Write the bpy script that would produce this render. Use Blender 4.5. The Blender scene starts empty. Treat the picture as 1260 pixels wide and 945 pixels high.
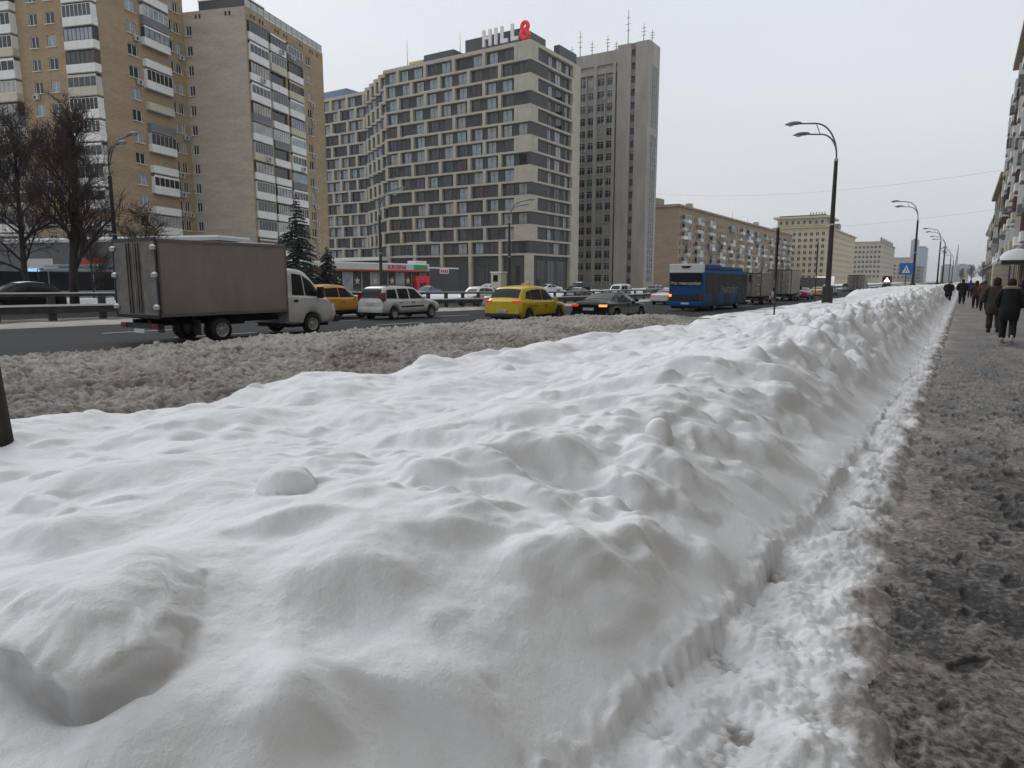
import bpy, bmesh, math, random
import numpy as np
from mathutils import Vector, Matrix

random.seed(11)
RNG = np.random.default_rng(7)
sc = bpy.context.scene
COL = sc.collection
R = math.radians
PI = math.pi

# ---------------------------------------------------------------- camera, sky, sun, exposure
cam_d = bpy.data.cameras.new('camera')
cam_d.sensor_width = 36.0
cam_d.lens = 860.0 / 1260.0 * 36.0
cam_d.clip_start = 0.05
cam_d.clip_end = 6000
cam = bpy.data.objects.new('camera', cam_d)
COL.objects.link(cam)
cam.location = (0, 0, 1.7)
cam.rotation_euler = (R(90) - math.atan(127 / 860.0), 0, R(32.6))
sc.camera = cam

SUN_EL, SUN_AZ = R(34), R(-66)      # azimuth measured from +Y towards +X: the bright part of the cloud is over the road
w = bpy.data.worlds.new('World'); sc.world = w; w.use_nodes = True
nt = w.node_tree; nt.nodes.clear()
sky = nt.nodes.new('ShaderNodeTexSky'); sky.sky_type = 'NISHITA'; sky.sun_disc = False
sky.sun_elevation = SUN_EL; sky.sun_rotation = SUN_AZ
sky.air_density = 1.0; sky.dust_density = 4.0; sky.ozone_density = 1.0
hsv = nt.nodes.new('ShaderNodeHueSaturation'); hsv.inputs['Saturation'].default_value = 0.35
nt.links.new(sky.outputs[0], hsv.inputs['Color'])
tc = nt.nodes.new('ShaderNodeTexCoord')
sx = nt.nodes.new('ShaderNodeSeparateXYZ'); nt.links.new(tc.outputs['Generated'], sx.inputs[0])
rp = nt.nodes.new('ShaderNodeValToRGB')
rp.color_ramp.elements[0].position = 0.0; rp.color_ramp.elements[0].color = (7.3, 7.45, 7.6, 1)
rp.color_ramp.elements[1].position = 1.0; rp.color_ramp.elements[1].color = (9.8, 10.3, 10.8, 1)
e = rp.color_ramp.elements.new(0.40); e.color = (7.5, 8.1, 8.7, 1)
nt.links.new(sx.outputs['Z'], rp.inputs[0])
cn = nt.nodes.new('ShaderNodeTexNoise'); cn.inputs['Scale'].default_value = 1.6; cn.inputs['Detail'].default_value = 4
mpn = nt.nodes.new('ShaderNodeMapping'); mpn.inputs['Scale'].default_value = (1, 1, 2.2)
nt.links.new(tc.outputs['Generated'], mpn.inputs[0]); nt.links.new(mpn.outputs[0], cn.inputs['Vector'])
mrn = nt.nodes.new('ShaderNodeMapRange'); mrn.inputs[1].default_value = 0.3; mrn.inputs[2].default_value = 0.7
mrn.inputs[3].default_value = 0.93; mrn.inputs[4].default_value = 1.06
nt.links.new(cn.outputs[0], mrn.inputs[0])
cm = nt.nodes.new('ShaderNodeMix'); cm.data_type = 'RGBA'; cm.blend_type = 'MULTIPLY'; cm.inputs[0].default_value = 1
nt.links.new(rp.outputs[0], cm.inputs[6]); nt.links.new(mrn.outputs[0], cm.inputs[7])
mx = nt.nodes.new('ShaderNodeMix'); mx.data_type = 'RGBA'; mx.inputs[0].default_value = 0.93
nt.links.new(hsv.outputs[0], mx.inputs[6]); nt.links.new(cm.outputs[2], mx.inputs[7])
bg = nt.nodes.new('ShaderNodeBackground'); bg.inputs[1].default_value = 0.100
nt.links.new(mx.outputs[2], bg.inputs[0])
wo = nt.nodes.new('ShaderNodeOutputWorld'); nt.links.new(bg.outputs[0], wo.inputs[0])

sl = bpy.data.lights.new('sun', 'SUN'); sl.energy = 0.75; sl.angle = R(24); sl.color = (1.0, 0.98, 0.95)
so = bpy.data.objects.new('sun', sl); COL.objects.link(so)
sd = Vector((math.sin(SUN_AZ) * math.cos(SUN_EL), math.cos(SUN_AZ) * math.cos(SUN_EL), math.sin(SUN_EL)))
so.rotation_euler = (-sd).to_track_quat('-Z', 'Y').to_euler(); so.location = sd * 120

sc.view_settings.view_transform = 'Standard'; sc.view_settings.look = 'None'
sc.view_settings.exposure = 0.0; sc.view_settings.gamma = 1.0; sc.view_settings.use_curve_mapping = False
sc.render.engine = 'CYCLES'
sc.cycles.use_denoising = True
sc.cycles.max_bounces = 6; sc.cycles.diffuse_bounces = 3; sc.cycles.glossy_bounces = 3
sc.cycles.transmission_bounces = 4; sc.cycles.transparent_max_bounces = 6

# ---------------------------------------------------------------- materials
MATS = {}
def mat(name, col, rough=0.7, metal=0.0, var=0.0, vscale=2.0, bump=0.0, bscale=20.0, coat=0.0, spec=0.5,
        dirt=None, dirt_h=0.0, streak=None, alpha=None, emit=None, estr=0.0, bdist=0.02, detail=6):
    if name in MATS: return MATS[name]
    m = bpy.data.materials.new(name); m.use_nodes = True
    n = m.node_tree; b = n.nodes['Principled BSDF']
    b.inputs['Base Color'].default_value = (*col, 1)
    b.inputs['Roughness'].default_value = rough; b.inputs['Metallic'].default_value = metal
    b.inputs['Coat Weight'].default_value = coat; b.inputs['Coat Roughness'].default_value = 0.08
    b.inputs['Specular IOR Level'].default_value = spec
    tcn = n.nodes.new('ShaderNodeTexCoord'); vec = tcn.outputs['Object']
    if streak:
        mp = n.nodes.new('ShaderNodeMapping'); mp.inputs['Scale'].default_value = streak
        n.links.new(vec, mp.inputs[0]); vec = mp.outputs[0]
    csock = None
    if var > 0:
        t = n.nodes.new('ShaderNodeTexNoise'); t.inputs['Scale'].default_value = vscale
        t.inputs['Detail'].default_value = detail; t.inputs['Roughness'].default_value = 0.65
        n.links.new(vec, t.inputs['Vector'])
        mr = n.nodes.new('ShaderNodeMapRange'); mr.inputs[1].default_value = 0.3; mr.inputs[2].default_value = 0.7
        mr.inputs[3].default_value = 1 - var; mr.inputs[4].default_value = 1 + var
        n.links.new(t.outputs[0], mr.inputs[0])
        mm = n.nodes.new('ShaderNodeMix'); mm.data_type = 'RGBA'; mm.blend_type = 'MULTIPLY'; mm.inputs[0].default_value = 1
        mm.inputs[6].default_value = (*col, 1); n.links.new(mr.outputs[0], mm.inputs[7])
        csock = mm.outputs[2]
    if dirt:
        t = n.nodes.new('ShaderNodeTexNoise'); t.inputs['Scale'].default_value = 3.0; t.inputs['Detail'].default_value = 8
        n.links.new(tcn.outputs['Object'], t.inputs['Vector'])
        sp = n.nodes.new('ShaderNodeSeparateXYZ'); n.links.new(tcn.outputs['Object'], sp.inputs[0])
        m1 = n.nodes.new('ShaderNodeMapRange'); m1.inputs[1].default_value = dirt_h; m1.inputs[2].default_value = 0.0
        m1.inputs[3].default_value = -0.2; m1.inputs[4].default_value = 0.75
        n.links.new(sp.outputs['Z'], m1.inputs[0])
        ad = n.nodes.new('ShaderNodeMath'); ad.operation = 'ADD'; ad.use_clamp = True
        m2 = n.nodes.new('ShaderNodeMapRange'); m2.inputs[1].default_value = 0.3; m2.inputs[2].default_value = 0.75
        m2.inputs[3].default_value = -0.1; m2.inputs[4].default_value = 0.25
        n.links.new(t.outputs[0], m2.inputs[0])
        n.links.new(m1.outputs[0], ad.inputs[0]); n.links.new(m2.outputs[0], ad.inputs[1])
        dm = n.nodes.new('ShaderNodeMix'); dm.data_type = 'RGBA'
        n.links.new(ad.outputs[0], dm.inputs[0])
        if csock: n.links.new(csock, dm.inputs[6])
        else: dm.inputs[6].default_value = (*col, 1)
        dm.inputs[7].default_value = (*dirt, 1); csock = dm.outputs[2]
        rr = n.nodes.new('ShaderNodeMapRange'); rr.inputs[3].default_value = rough; rr.inputs[4].default_value = 0.8
        n.links.new(ad.outputs[0], rr.inputs[0]); n.links.new(rr.outputs[0], b.inputs['Roughness'])
    if csock: n.links.new(csock, b.inputs['Base Color'])
    if bump > 0:
        t = n.nodes.new('ShaderNodeTexNoise'); t.inputs['Scale'].default_value = bscale; t.inputs['Detail'].default_value = 5
        n.links.new(tcn.outputs['Object'], t.inputs['Vector'])
        bp = n.nodes.new('ShaderNodeBump'); bp.inputs['Strength'].default_value = bump; bp.inputs['Distance'].default_value = bdist
        n.links.new(t.outputs[0], bp.inputs['Height']); n.links.new(bp.outputs[0], b.inputs['Normal'])
    if emit:
        b.inputs['Emission Color'].default_value = (*emit, 1); b.inputs['Emission Strength'].default_value = estr
    MATS[name] = m
    return m

def brick_mat(name, c1, c2, mortar, scale=1.0, stain=0.18):
    """running-bond brickwork: courses of 7.5 cm, bricks of 26 cm, in the building's own metres"""
    m = bpy.data.materials.new(name); m.use_nodes = True
    n = m.node_tree; b = n.nodes['Principled BSDF']; b.inputs['Roughness'].default_value = 0.9
    b.inputs['Specular IOR Level'].default_value = 0.2
    tcn = n.nodes.new('ShaderNodeTexCoord'); sp = n.nodes.new('ShaderNodeSeparateXYZ'); n.links.new(tcn.outputs['Object'], sp.inputs[0])
    ad = n.nodes.new('ShaderNodeMath'); ad.operation = 'ADD'; n.links.new(sp.outputs[0], ad.inputs[0]); n.links.new(sp.outputs[1], ad.inputs[1])
    cb = n.nodes.new('ShaderNodeCombineXYZ'); n.links.new(ad.outputs[0], cb.inputs[0]); n.links.new(sp.outputs[2], cb.inputs[1])
    br = n.nodes.new('ShaderNodeTexBrick'); br.inputs['Scale'].default_value = 1.0
    br.inputs['Brick Width'].default_value = 0.5 * scale; br.inputs['Row Height'].default_value = 0.15 * scale
    br.inputs['Mortar Size'].default_value = 0.012; br.inputs['Mortar Smooth'].default_value = 0.3
    br.inputs['Color1'].default_value = (*c1, 1); br.inputs['Color2'].default_value = (*c2, 1); br.inputs['Mortar'].default_value = (*mortar, 1)
    n.links.new(cb.outputs[0], br.inputs['Vector'])
    t = n.nodes.new('ShaderNodeTexNoise'); t.inputs['Scale'].default_value = 0.35; t.inputs['Detail'].default_value = 9; t.inputs['Roughness'].default_value = 0.7
    mp = n.nodes.new('ShaderNodeMapping'); mp.inputs['Scale'].default_value = (0.5, 0.5, 2.2)
    n.links.new(tcn.outputs['Object'], mp.inputs[0]); n.links.new(mp.outputs[0], t.inputs['Vector'])
    mr = n.nodes.new('ShaderNodeMapRange'); mr.inputs[1].default_value = 0.3; mr.inputs[2].default_value = 0.7
    mr.inputs[3].default_value = 1 - stain; mr.inputs[4].default_value = 1 + stain * 0.7; n.links.new(t.outputs[0], mr.inputs[0])
    mm = n.nodes.new('ShaderNodeMix'); mm.data_type = 'RGBA'; mm.blend_type = 'MULTIPLY'; mm.inputs[0].default_value = 1
    n.links.new(br.outputs[0], mm.inputs[6]); n.links.new(mr.outputs[0], mm.inputs[7])
    n.links.new(mm.outputs[2], b.inputs['Base Color'])
    bp = n.nodes.new('ShaderNodeBump'); bp.inputs['Strength'].default_value = 0.4; bp.inputs['Distance'].default_value = 0.01; bp.invert = True
    n.links.new(br.outputs['Fac'], bp.inputs['Height']); n.links.new(bp.outputs[0], b.inputs['Normal'])
    MATS[name] = m
    return m

def glass(name, col, rough=0.06):
    return mat(name, col, rough, 0.0, var=0.35, vscale=0.9, spec=0.6)

SALT = (0.17, 0.155, 0.14)
mat('asphalt_wet', (0.034, 0.034, 0.036), 0.85, var=0.25, vscale=0.8, bump=0.25, bscale=60, streak=(1.2, 0.06, 1), spec=0.15)
mat('lane_paint', (0.42, 0.42, 0.40), 0.7, var=0.4, vscale=9)
mat('concrete', (0.30, 0.285, 0.26), 0.85, var=0.18, vscale=0.7, bump=0.2, bscale=8)
mat('dark_metal', (0.035, 0.036, 0.04), 0.5, 0.6, var=0.25, vscale=3)
mat('lamp_post_paint', (0.030, 0.029, 0.029), 0.6, 0.2, var=0.3, vscale=4)
mat('lamp_arm_grey', (0.16, 0.165, 0.17), 0.5, 0.3, var=0.2)
mat('lamp_glass', (0.45, 0.45, 0.42), 0.3)
mat('white_paint', (0.72, 0.72, 0.70), 0.7, var=0.10, vscale=1.5)
mat('cream_paint', (0.52, 0.48, 0.37), 0.8, var=0.12, vscale=1.5)
mat('grey_paint', (0.16, 0.17, 0.18), 0.7, var=0.12, vscale=1.5)
mat('dark_frame', (0.03, 0.03, 0.033), 0.5)
mat('brown_frame', (0.10, 0.045, 0.03), 0.6)
mat('white_frame', (0.70, 0.70, 0.69), 0.5)
mat('black', (0.012, 0.012, 0.013), 0.6)
mat('bus_glass', (0.016, 0.018, 0.02), 0.45, spec=0.08)
mat('rubber', (0.018, 0.018, 0.019), 0.85, var=0.3, vscale=12)
mat('underbody', (0.014, 0.014, 0.014), 0.9)
mat('alloy', (0.36, 0.36, 0.37), 0.4, 0.7, var=0.25, vscale=10)
mat('steel_rim', (0.40, 0.40, 0.39), 0.6, 0.2, var=0.3, vscale=8)
mat('car_glass', (0.012, 0.013, 0.015), 0.08, spec=0.3)
mat('car_glass_clear', (0.055, 0.065, 0.07), 0.06, spec=0.7)
mat('tail_red', (0.16, 0.012, 0.012), 0.3, coat=0.3)
mat('tail_lit', (0.5, 0.02, 0.02), 0.3, emit=(1.0, 0.06, 0.04), estr=0.45)
mat('amber_lit', (0.6, 0.2, 0.02), 0.3, emit=(1.0, 0.42, 0.10), estr=1.2)
mat('head_lit', (0.8, 0.8, 0.8), 0.2, emit=(1.0, 0.95, 0.85), estr=2.4)
mat('head_off', (0.45, 0.46, 0.48), 0.1, coat=0.8)
mat('plate_white', (0.62, 0.62, 0.60), 0.6, var=0.25, vscale=12)
mat('chrome', (0.6, 0.6, 0.6), 0.15, 1.0)
mat('snow_cap', (0.83, 0.84, 0.86), 0.9, bump=0.4, bscale=14, bdist=0.03)
mat('bark', (0.035, 0.028, 0.024), 0.95, var=0.3, vscale=6, bump=0.5, bscale=15)
mat('twig', (0.060, 0.040, 0.033), 0.95)
mat('needles', (0.020, 0.030, 0.022), 0.9, var=0.4, vscale=1.5)
for nm, c in (('pane_dark', (0.012, 0.013, 0.015)), ('pane_mid', (0.045, 0.05, 0.055)), ('pane_sky_painted', (0.27, 0.31, 0.34)),  # the pale blue-grey pane has a sky reflection painted into its colour
              ('pane_curtain', (0.30, 0.30, 0.28)), ('pane_red', (0.05, 0.018, 0.018))):
    glass(nm, c)
mat('pane_lit', (0.25, 0.22, 0.15), 0.2, emit=(1.0, 0.86, 0.6), estr=0.35)

# ---------------------------------------------------------------- mesh helpers
class MB:
    """collects faces; build() links them as ONE mesh object"""
    def __init__(s): s.v = []; s.f = []; s.m = []; s.mats = []
    def mi(s, m):
        m = MATS[m] if isinstance(m, str) else m
        if m not in s.mats: s.mats.append(m)
        return s.mats.index(m)
    def face(s, pts, m):
        i = len(s.v); s.v.extend([tuple(p) for p in pts]); s.f.append(tuple(range(i, i + len(pts)))); s.m.append(s.mi(m))
    def box(s, x0, x1, y0, y1, z0, z1, m, M=None):
        c = [(x0, y0, z0), (x1, y0, z0), (x1, y1, z0), (x0, y1, z0), (x0, y0, z1), (x1, y0, z1), (x1, y1, z1), (x0, y1, z1)]
        if M is not None: c = [tuple(M @ Vector(p)) for p in c]
        i = len(s.v); s.v.extend(c); k = s.mi(m)
        for q in ((0, 3, 2, 1), (4, 5, 6, 7), (0, 1, 5, 4), (1, 2, 6, 5), (2, 3, 7, 6), (3, 0, 4, 7)):
            s.f.append(tuple(i + a for a in q)); s.m.append(k)
    def bevbox(s, x0, x1, y0, y1, z0, z1, m, b=0.03):
        """box with chamfered vertical and horizontal edges"""
        bm = bmesh.new(); bmesh.ops.create_cube(bm, size=1)
        for v in bm.verts: v.co = Vector(((x0 + x1) / 2 + v.co.x * (x1 - x0), (y0 + y1) / 2 + v.co.y * (y1 - y0), (z0 + z1) / 2 + v.co.z * (z1 - z0)))
        bmesh.ops.bevel(bm, geom=bm.edges[:], offset=b, segments=2, profile=0.6, affect='EDGES')
        s.add_bm(bm, m)
    def add_bm(s, bm, m, M=None):
        i = len(s.v); k = s.mi(m); bm.verts.index_update()
        s.v.extend([tuple(M @ v.co) if M is not None else tuple(v.co) for v in bm.verts])
        for f in bm.faces: s.f.append(tuple(i + v.index for v in f.verts)); s.m.append(k)
        bm.free()
    def tube(s, pts, rads, m, n=8, cap=True):
        pts = [Vector(p) for p in pts]; k = s.mi(m); i0 = len(s.v); N = len(pts)
        prev = None
        for a, p in enumerate(pts):
            d = (pts[min(a + 1, N - 1)] - pts[max(a - 1, 0)])
            if d.length < 1e-9: d = Vector((0, 0, 1))
            d.normalize()
            if prev is None:
                ref = Vector((1, 0, 0)) if abs(d.x) < 0.8 else Vector((0, 1, 0))
                u = d.cross(ref).normalized()
            else:
                u = (prev - d * prev.dot(d))
                u = u.normalized() if u.length > 1e-6 else d.orthogonal().normalized()
            prev = u; v = d.cross(u); r = rads[a] if hasattr(rads, '__len__') else rads
            for j in range(n):
                t = 2 * PI * j / n
                s.v.append(tuple(p + u * (math.cos(t) * r) + v * (math.sin(t) * r)))
        for a in range(N - 1):
            for j in range(n):
                q = (i0 + a * n + j, i0 + a * n + (j + 1) % n, i0 + (a + 1) * n + (j + 1) % n, i0 + (a + 1) * n + j)
                s.f.append(q); s.m.append(k)
        if cap and n > 2:
            s.f.append(tuple(i0 + j for j in range(n))[::-1]); s.m.append(k)
            s.f.append(tuple(i0 + (N - 1) * n + j for j in range(n))); s.m.append(k)
    def cyl(s, p0, p1, r, m, n=12): s.tube([p0, p1], [r, r], m, n)
    def loft(s, rings, m, cap=True, closed=True):
        """rings: lists of equal length"""
        k = s.mi(m); i0 = len(s.v); n = len(rings[0])
        for r in rings: s.v.extend([tuple(p) for p in r])
        for a in range(len(rings) - 1):
            for j in range(n if closed else n - 1):
                s.f.append((i0 + a * n + j, i0 + a * n + (j + 1) % n, i0 + (a + 1) * n + (j + 1) % n, i0 + (a + 1) * n + j)); s.m.append(k)
        if cap:
            s.f.append(tuple(i0 + j for j in range(n))[::-1]); s.m.append(k)
            s.f.append(tuple(i0 + (len(rings) - 1) * n + j for j in range(n))); s.m.append(k)
    def prism(s, poly, axis, a0, a1, m):
        """poly: 2D points; axis 'x': poly in (y,z); 'y': poly in (x,z); 'z': poly in (x,y)"""
        def P(p, a): return (a, p[0], p[1]) if axis == 'x' else (p[0], a, p[1]) if axis == 'y' else (p[0], p[1], a)
        s.loft([[P(p, a0) for p in poly], [P(p, a1) for p in poly]], m)
    def mesh(s, name, smooth=False, recalc=True, angle=None):
        me = bpy.data.meshes.new(name); me.from_pydata(s.v, [], s.f)
        for m in s.mats: me.materials.append(m)
        me.polygons.foreach_set('material_index', s.m)
        if recalc:
            bm = bmesh.new(); bm.from_mesh(me); bmesh.ops.recalc_face_normals(bm, faces=bm.faces[:]); bm.to_mesh(me); bm.free()
        if smooth or angle: me.polygons.foreach_set('use_smooth', [True] * len(me.polygons))
        if angle:
            try: me.set_sharp_from_angle(angle=angle)
            except Exception: pass
        me.update(); return me
    def build(s, name, parent=None, smooth=False, angle=None, loc=None, rz=None):
        o = bpy.data.objects.new(name, s.mesh(name, smooth, True, angle)); COL.objects.link(o)
        if parent is not None: o.parent = parent
        if loc is not None: o.location = loc
        if rz is not None: o.rotation_euler = (0, 0, rz)
        return o

def tag(o, label=None, cat=None, group=None, kind=None):
    if label: o['label'] = label
    if cat: o['category'] = cat
    if group: o['group'] = group
    if kind: o['kind'] = kind
    return o
def empty(name, loc=(0, 0, 0), rz=0.0, label=None, cat=None, group=None):
    o = bpy.data.objects.new(name, None); COL.objects.link(o); o.location = loc; o.rotation_euler = (0, 0, rz)
    o.empty_display_size = 0.2
    return tag(o, label, cat, group)
def link(name, me, parent=None, loc=(0, 0, 0), rz=0.0, mtl=None):
    o = bpy.data.objects.new(name, me); COL.objects.link(o); o.parent = parent; o.location = loc; o.rotation_euler = (0, 0, rz)
    if mtl is not None:
        o.material_slots[0].link = 'OBJECT'; o.material_slots[0].material = MATS[mtl]
    return o
def copy_tree(o, parent=None):
    c = o.copy(); COL.objects.link(c); c.parent = parent
    for ch in o.children: copy_tree(ch, c)
    return c
def text_part(name, s, size, m, parent, loc, rot, extrude=0.01, align='CENTER', bold=0.0, sx_=1.0):
    cu = bpy.data.curves.new(name, 'FONT'); cu.body = s; cu.size = size; cu.extrude = extrude; cu.align_x = align
    cu.resolution_u = 3; cu.offset = bold
    t = bpy.data.objects.new(name + '_tmp', cu); COL.objects.link(t)
    dg = bpy.context.evaluated_depsgraph_get()
    me = bpy.data.meshes.new_from_object(t.evaluated_get(dg)); me.name = name
    bpy.data.objects.remove(t); bpy.data.curves.remove(cu)
    me.materials.clear(); me.materials.append(MATS[m])
    o = bpy.data.objects.new(name, me); COL.objects.link(o); o.parent = parent; o.location = loc; o.rotation_euler = rot
    o.scale = (sx_, 1, 1)
    return o
def grid_object(name, xs, ys, Z, m, DX=None, DY=None, attrs=None, kind='structure', smooth=True):
    nx, ny = len(xs), len(ys)
    X, Y = np.meshgrid(xs, ys)
    P = np.empty((ny * nx, 3), np.float32)
    P[:, 0] = (X if DX is None else X + DX).ravel(); P[:, 1] = (Y if DY is None else Y + DY).ravel(); P[:, 2] = Z.ravel()
    a = (np.arange(ny - 1)[:, None] * nx + np.arange(nx - 1)[None, :]).ravel()
    F = np.stack([a, a + 1, a + nx + 1, a + nx], 1).astype(np.int32)
    me = bpy.data.meshes.new(name)
    me.vertices.add(len(P)); me.vertices.foreach_set('co', P.ravel())
    me.loops.add(F.size); me.loops.foreach_set('vertex_index', F.ravel())
    me.polygons.add(len(F)); me.polygons.foreach_set('loop_start', np.arange(0, F.size, 4, dtype=np.int32))
    me.polygons.foreach_set('loop_total', np.full(len(F), 4, np.int32))
    me.polygons.foreach_set('use_smooth', np.full(len(F), smooth))
    me.update(calc_edges=True)
    for k, v in (attrs or {}).items():
        at = me.attributes.new(k, 'FLOAT', 'POINT'); at.data.foreach_set('value', v.astype(np.float32).ravel())
    me.materials.append(MATS[m] if isinstance(m, str) else m)
    o = bpy.data.objects.new(name, me); COL.objects.link(o); o['kind'] = kind
    return o

# ---------------------------------------------------------------- noise in numpy
def _hash(ix, iy, s):
    h = (ix.astype(np.int64) * 374761393 + iy.astype(np.int64) * 668265263 + s * 974634777) & 0xFFFFFFFF
    h = ((h ^ (h >> 13)) * 1274126177) & 0xFFFFFFFF
    return (h ^ (h >> 16)) & 0xFFFFFFFF
def gnoise(x, y, s=0):
    ix = np.floor(x); iy = np.floor(y); fx = x - ix; fy = y - iy
    u = fx * fx * fx * (fx * (fx * 6 - 15) + 10); v = fy * fy * fy * (fy * (fy * 6 - 15) + 10)
    def g(a, b, dx, dy):
        t = _hash(a, b, s) * (2 * math.pi / 4294967296.0)
        return np.cos(t) * dx + np.sin(t) * dy
    n0 = g(ix, iy, fx, fy); n1 = g(ix + 1, iy, fx - 1, fy); n2 = g(ix, iy + 1, fx, fy - 1); n3 = g(ix + 1, iy + 1, fx - 1, fy - 1)
    return 1.5 * ((n0 * (1 - u) + n1 * u) * (1 - v) + (n2 * (1 - u) + n3 * u) * v)
def fbm(x, y, o=4, s=0, g=0.5):
    r = 0.0; a = 1.0; f = 1.0
    for k in range(o):
        r = r + a * gnoise(x * f + 17.3 * k, y * f - 9.1 * k, s + k); a *= g; f *= 2.03
    return r
def cell(x, y, s=0):
    """distance to the nearest jittered point, and that point's own random number"""
    ix = np.floor(x); iy = np.floor(y); best = np.full(x.shape, 9.0); rid = np.zeros(x.shape)
    for a in (-1, 0, 1):
        for b in (-1, 0, 1):
            h = _hash(ix + a, iy + b, s); px = ix + a + (h & 0xFFFF) / 65536.0; py = iy + b + (h >> 16) / 65536.0
            d = (x - px) ** 2 + (y - py) ** 2; m = d < best
            best = np.where(m, d, best); rid = np.where(m, (h % 1009) / 1009.0, rid)
    return np.sqrt(best), rid
def sstep(a, b, x):
    t = np.clip((x - a) / (b - a), 0, 1); return t * t * (3 - 2 * t)
def road_z(y):
    """the carriageway falls gently by about half a metre below the pavement"""
    y = np.asarray(y, float); return -0.55 * sstep(2, 66, y)
# ================================================================ GROUND, ROAD, SNOW
def snow_material(name, clean, dirty, bump_s=0.46):
    """snow: 'dirt' on the mesh sets how far the darker colour is mixed in"""
    m = bpy.data.materials.new(name); m.use_nodes = True
    n = m.node_tree; b = n.nodes['Principled BSDF']; b.inputs['Roughness'].default_value = 0.85; b.inputs['Specular IOR Level'].default_value = 0.25
    at = n.nodes.new('ShaderNodeAttribute'); at.attribute_name = 'dirt'
    tcn = n.nodes.new('ShaderNodeTexCoord')
    t = n.nodes.new('ShaderNodeTexNoise'); t.inputs['Scale'].default_value = 9; t.inputs['Detail'].default_value = 9; t.inputs['Roughness'].default_value = 0.7
    n.links.new(tcn.outputs['Object'], t.inputs['Vector'])
    mr = n.nodes.new('ShaderNodeMapRange'); mr.inputs[1].default_value = 0.3; mr.inputs[2].default_value = 0.7; mr.inputs[3].default_value = -0.35; mr.inputs[4].default_value = 0.35
    n.links.new(t.outputs[0], mr.inputs[0])
    # the noise only breaks up the dirt where there is some
    mu = n.nodes.new('ShaderNodeMath'); mu.operation = 'MULTIPLY'
    pw = n.nodes.new('ShaderNodeMath'); pw.operation = 'MULTIPLY'; pw.inputs[1].default_value = 2.0; pw.use_clamp = True
    n.links.new(at.outputs['Fac'], pw.inputs[0]); n.links.new(mr.outputs[0], mu.inputs[0]); n.links.new(pw.outputs[0], mu.inputs[1])
    ad = n.nodes.new('ShaderNodeMath'); ad.operation = 'ADD'; ad.use_clamp = True
    n.links.new(at.outputs['Fac'], ad.inputs[0]); n.links.new(mu.outputs[0], ad.inputs[1])
    mm = n.nodes.new('ShaderNodeMix'); mm.data_type = 'RGBA'; mm.inputs[6].default_value = (*clean, 1); mm.inputs[7].default_value = (*dirty, 1)
    n.links.new(ad.outputs[0], mm.inputs[0]); n.links.new(mm.outputs[2], b.inputs['Base Color'])
    # crystalline crust: fine grain plus a soft wind ripple
    t1 = n.nodes.new('ShaderNodeTexNoise'); t1.inputs['Scale'].default_value = 42; t1.inputs['Detail'].default_value = 4; t1.inputs['Roughness'].default_value = 0.6
    t2 = n.nodes.new('ShaderNodeTexNoise'); t2.inputs['Scale'].default_value = 260; t2.inputs['Detail'].default_value = 2
    for q in (t1, t2): n.links.new(tcn.outputs['Object'], q.inputs['Vector'])
    s1 = n.nodes.new('ShaderNodeMath'); s1.operation = 'MULTIPLY_ADD'; s1.inputs[1].default_value = 0.35
    n.links.new(t2.outputs[0], s1.inputs[0]); n.links.new(t1.outputs[0], s1.inputs[2])
    bp = n.nodes.new('ShaderNodeBump'); bp.inputs['Strength'].default_value = bump_s; bp.inputs['Distance'].default_value = 0.016 * bump_s * 2
    n.links.new(s1.outputs[0], bp.inputs['Height']); n.links.new(bp.outputs[0], b.inputs['Normal'])
    MATS[name] = m
    return m
snow_material('snow', (0.86, 0.86, 0.868), (0.27, 0.245, 0.225))
snow_material('dirty_snow', (0.60, 0.56, 0.515), (0.20, 0.168, 0.142), 1.0)

# ---- snow bank between pavement and road
def geo(start, stop, d0, rate, origin):
    out = [start]
    while out[-1] < stop: out.append(out[-1] + d0 + rate * max(0.0, abs(out[-1] - origin) - 2.5))
    return np.array(out)
sxs = -geo(-0.15, 13.4, 0.0125, 0.0060, 1.0); sxs = sxs[::-1].copy()
sys_ = np.concatenate([np.arange(-2.0, 0.4, 0.03), geo(0.4, 150, 0.0125, 0.0060, 1.5)])
SX, SY = np.meshgrid(sxs, sys_)

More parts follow.
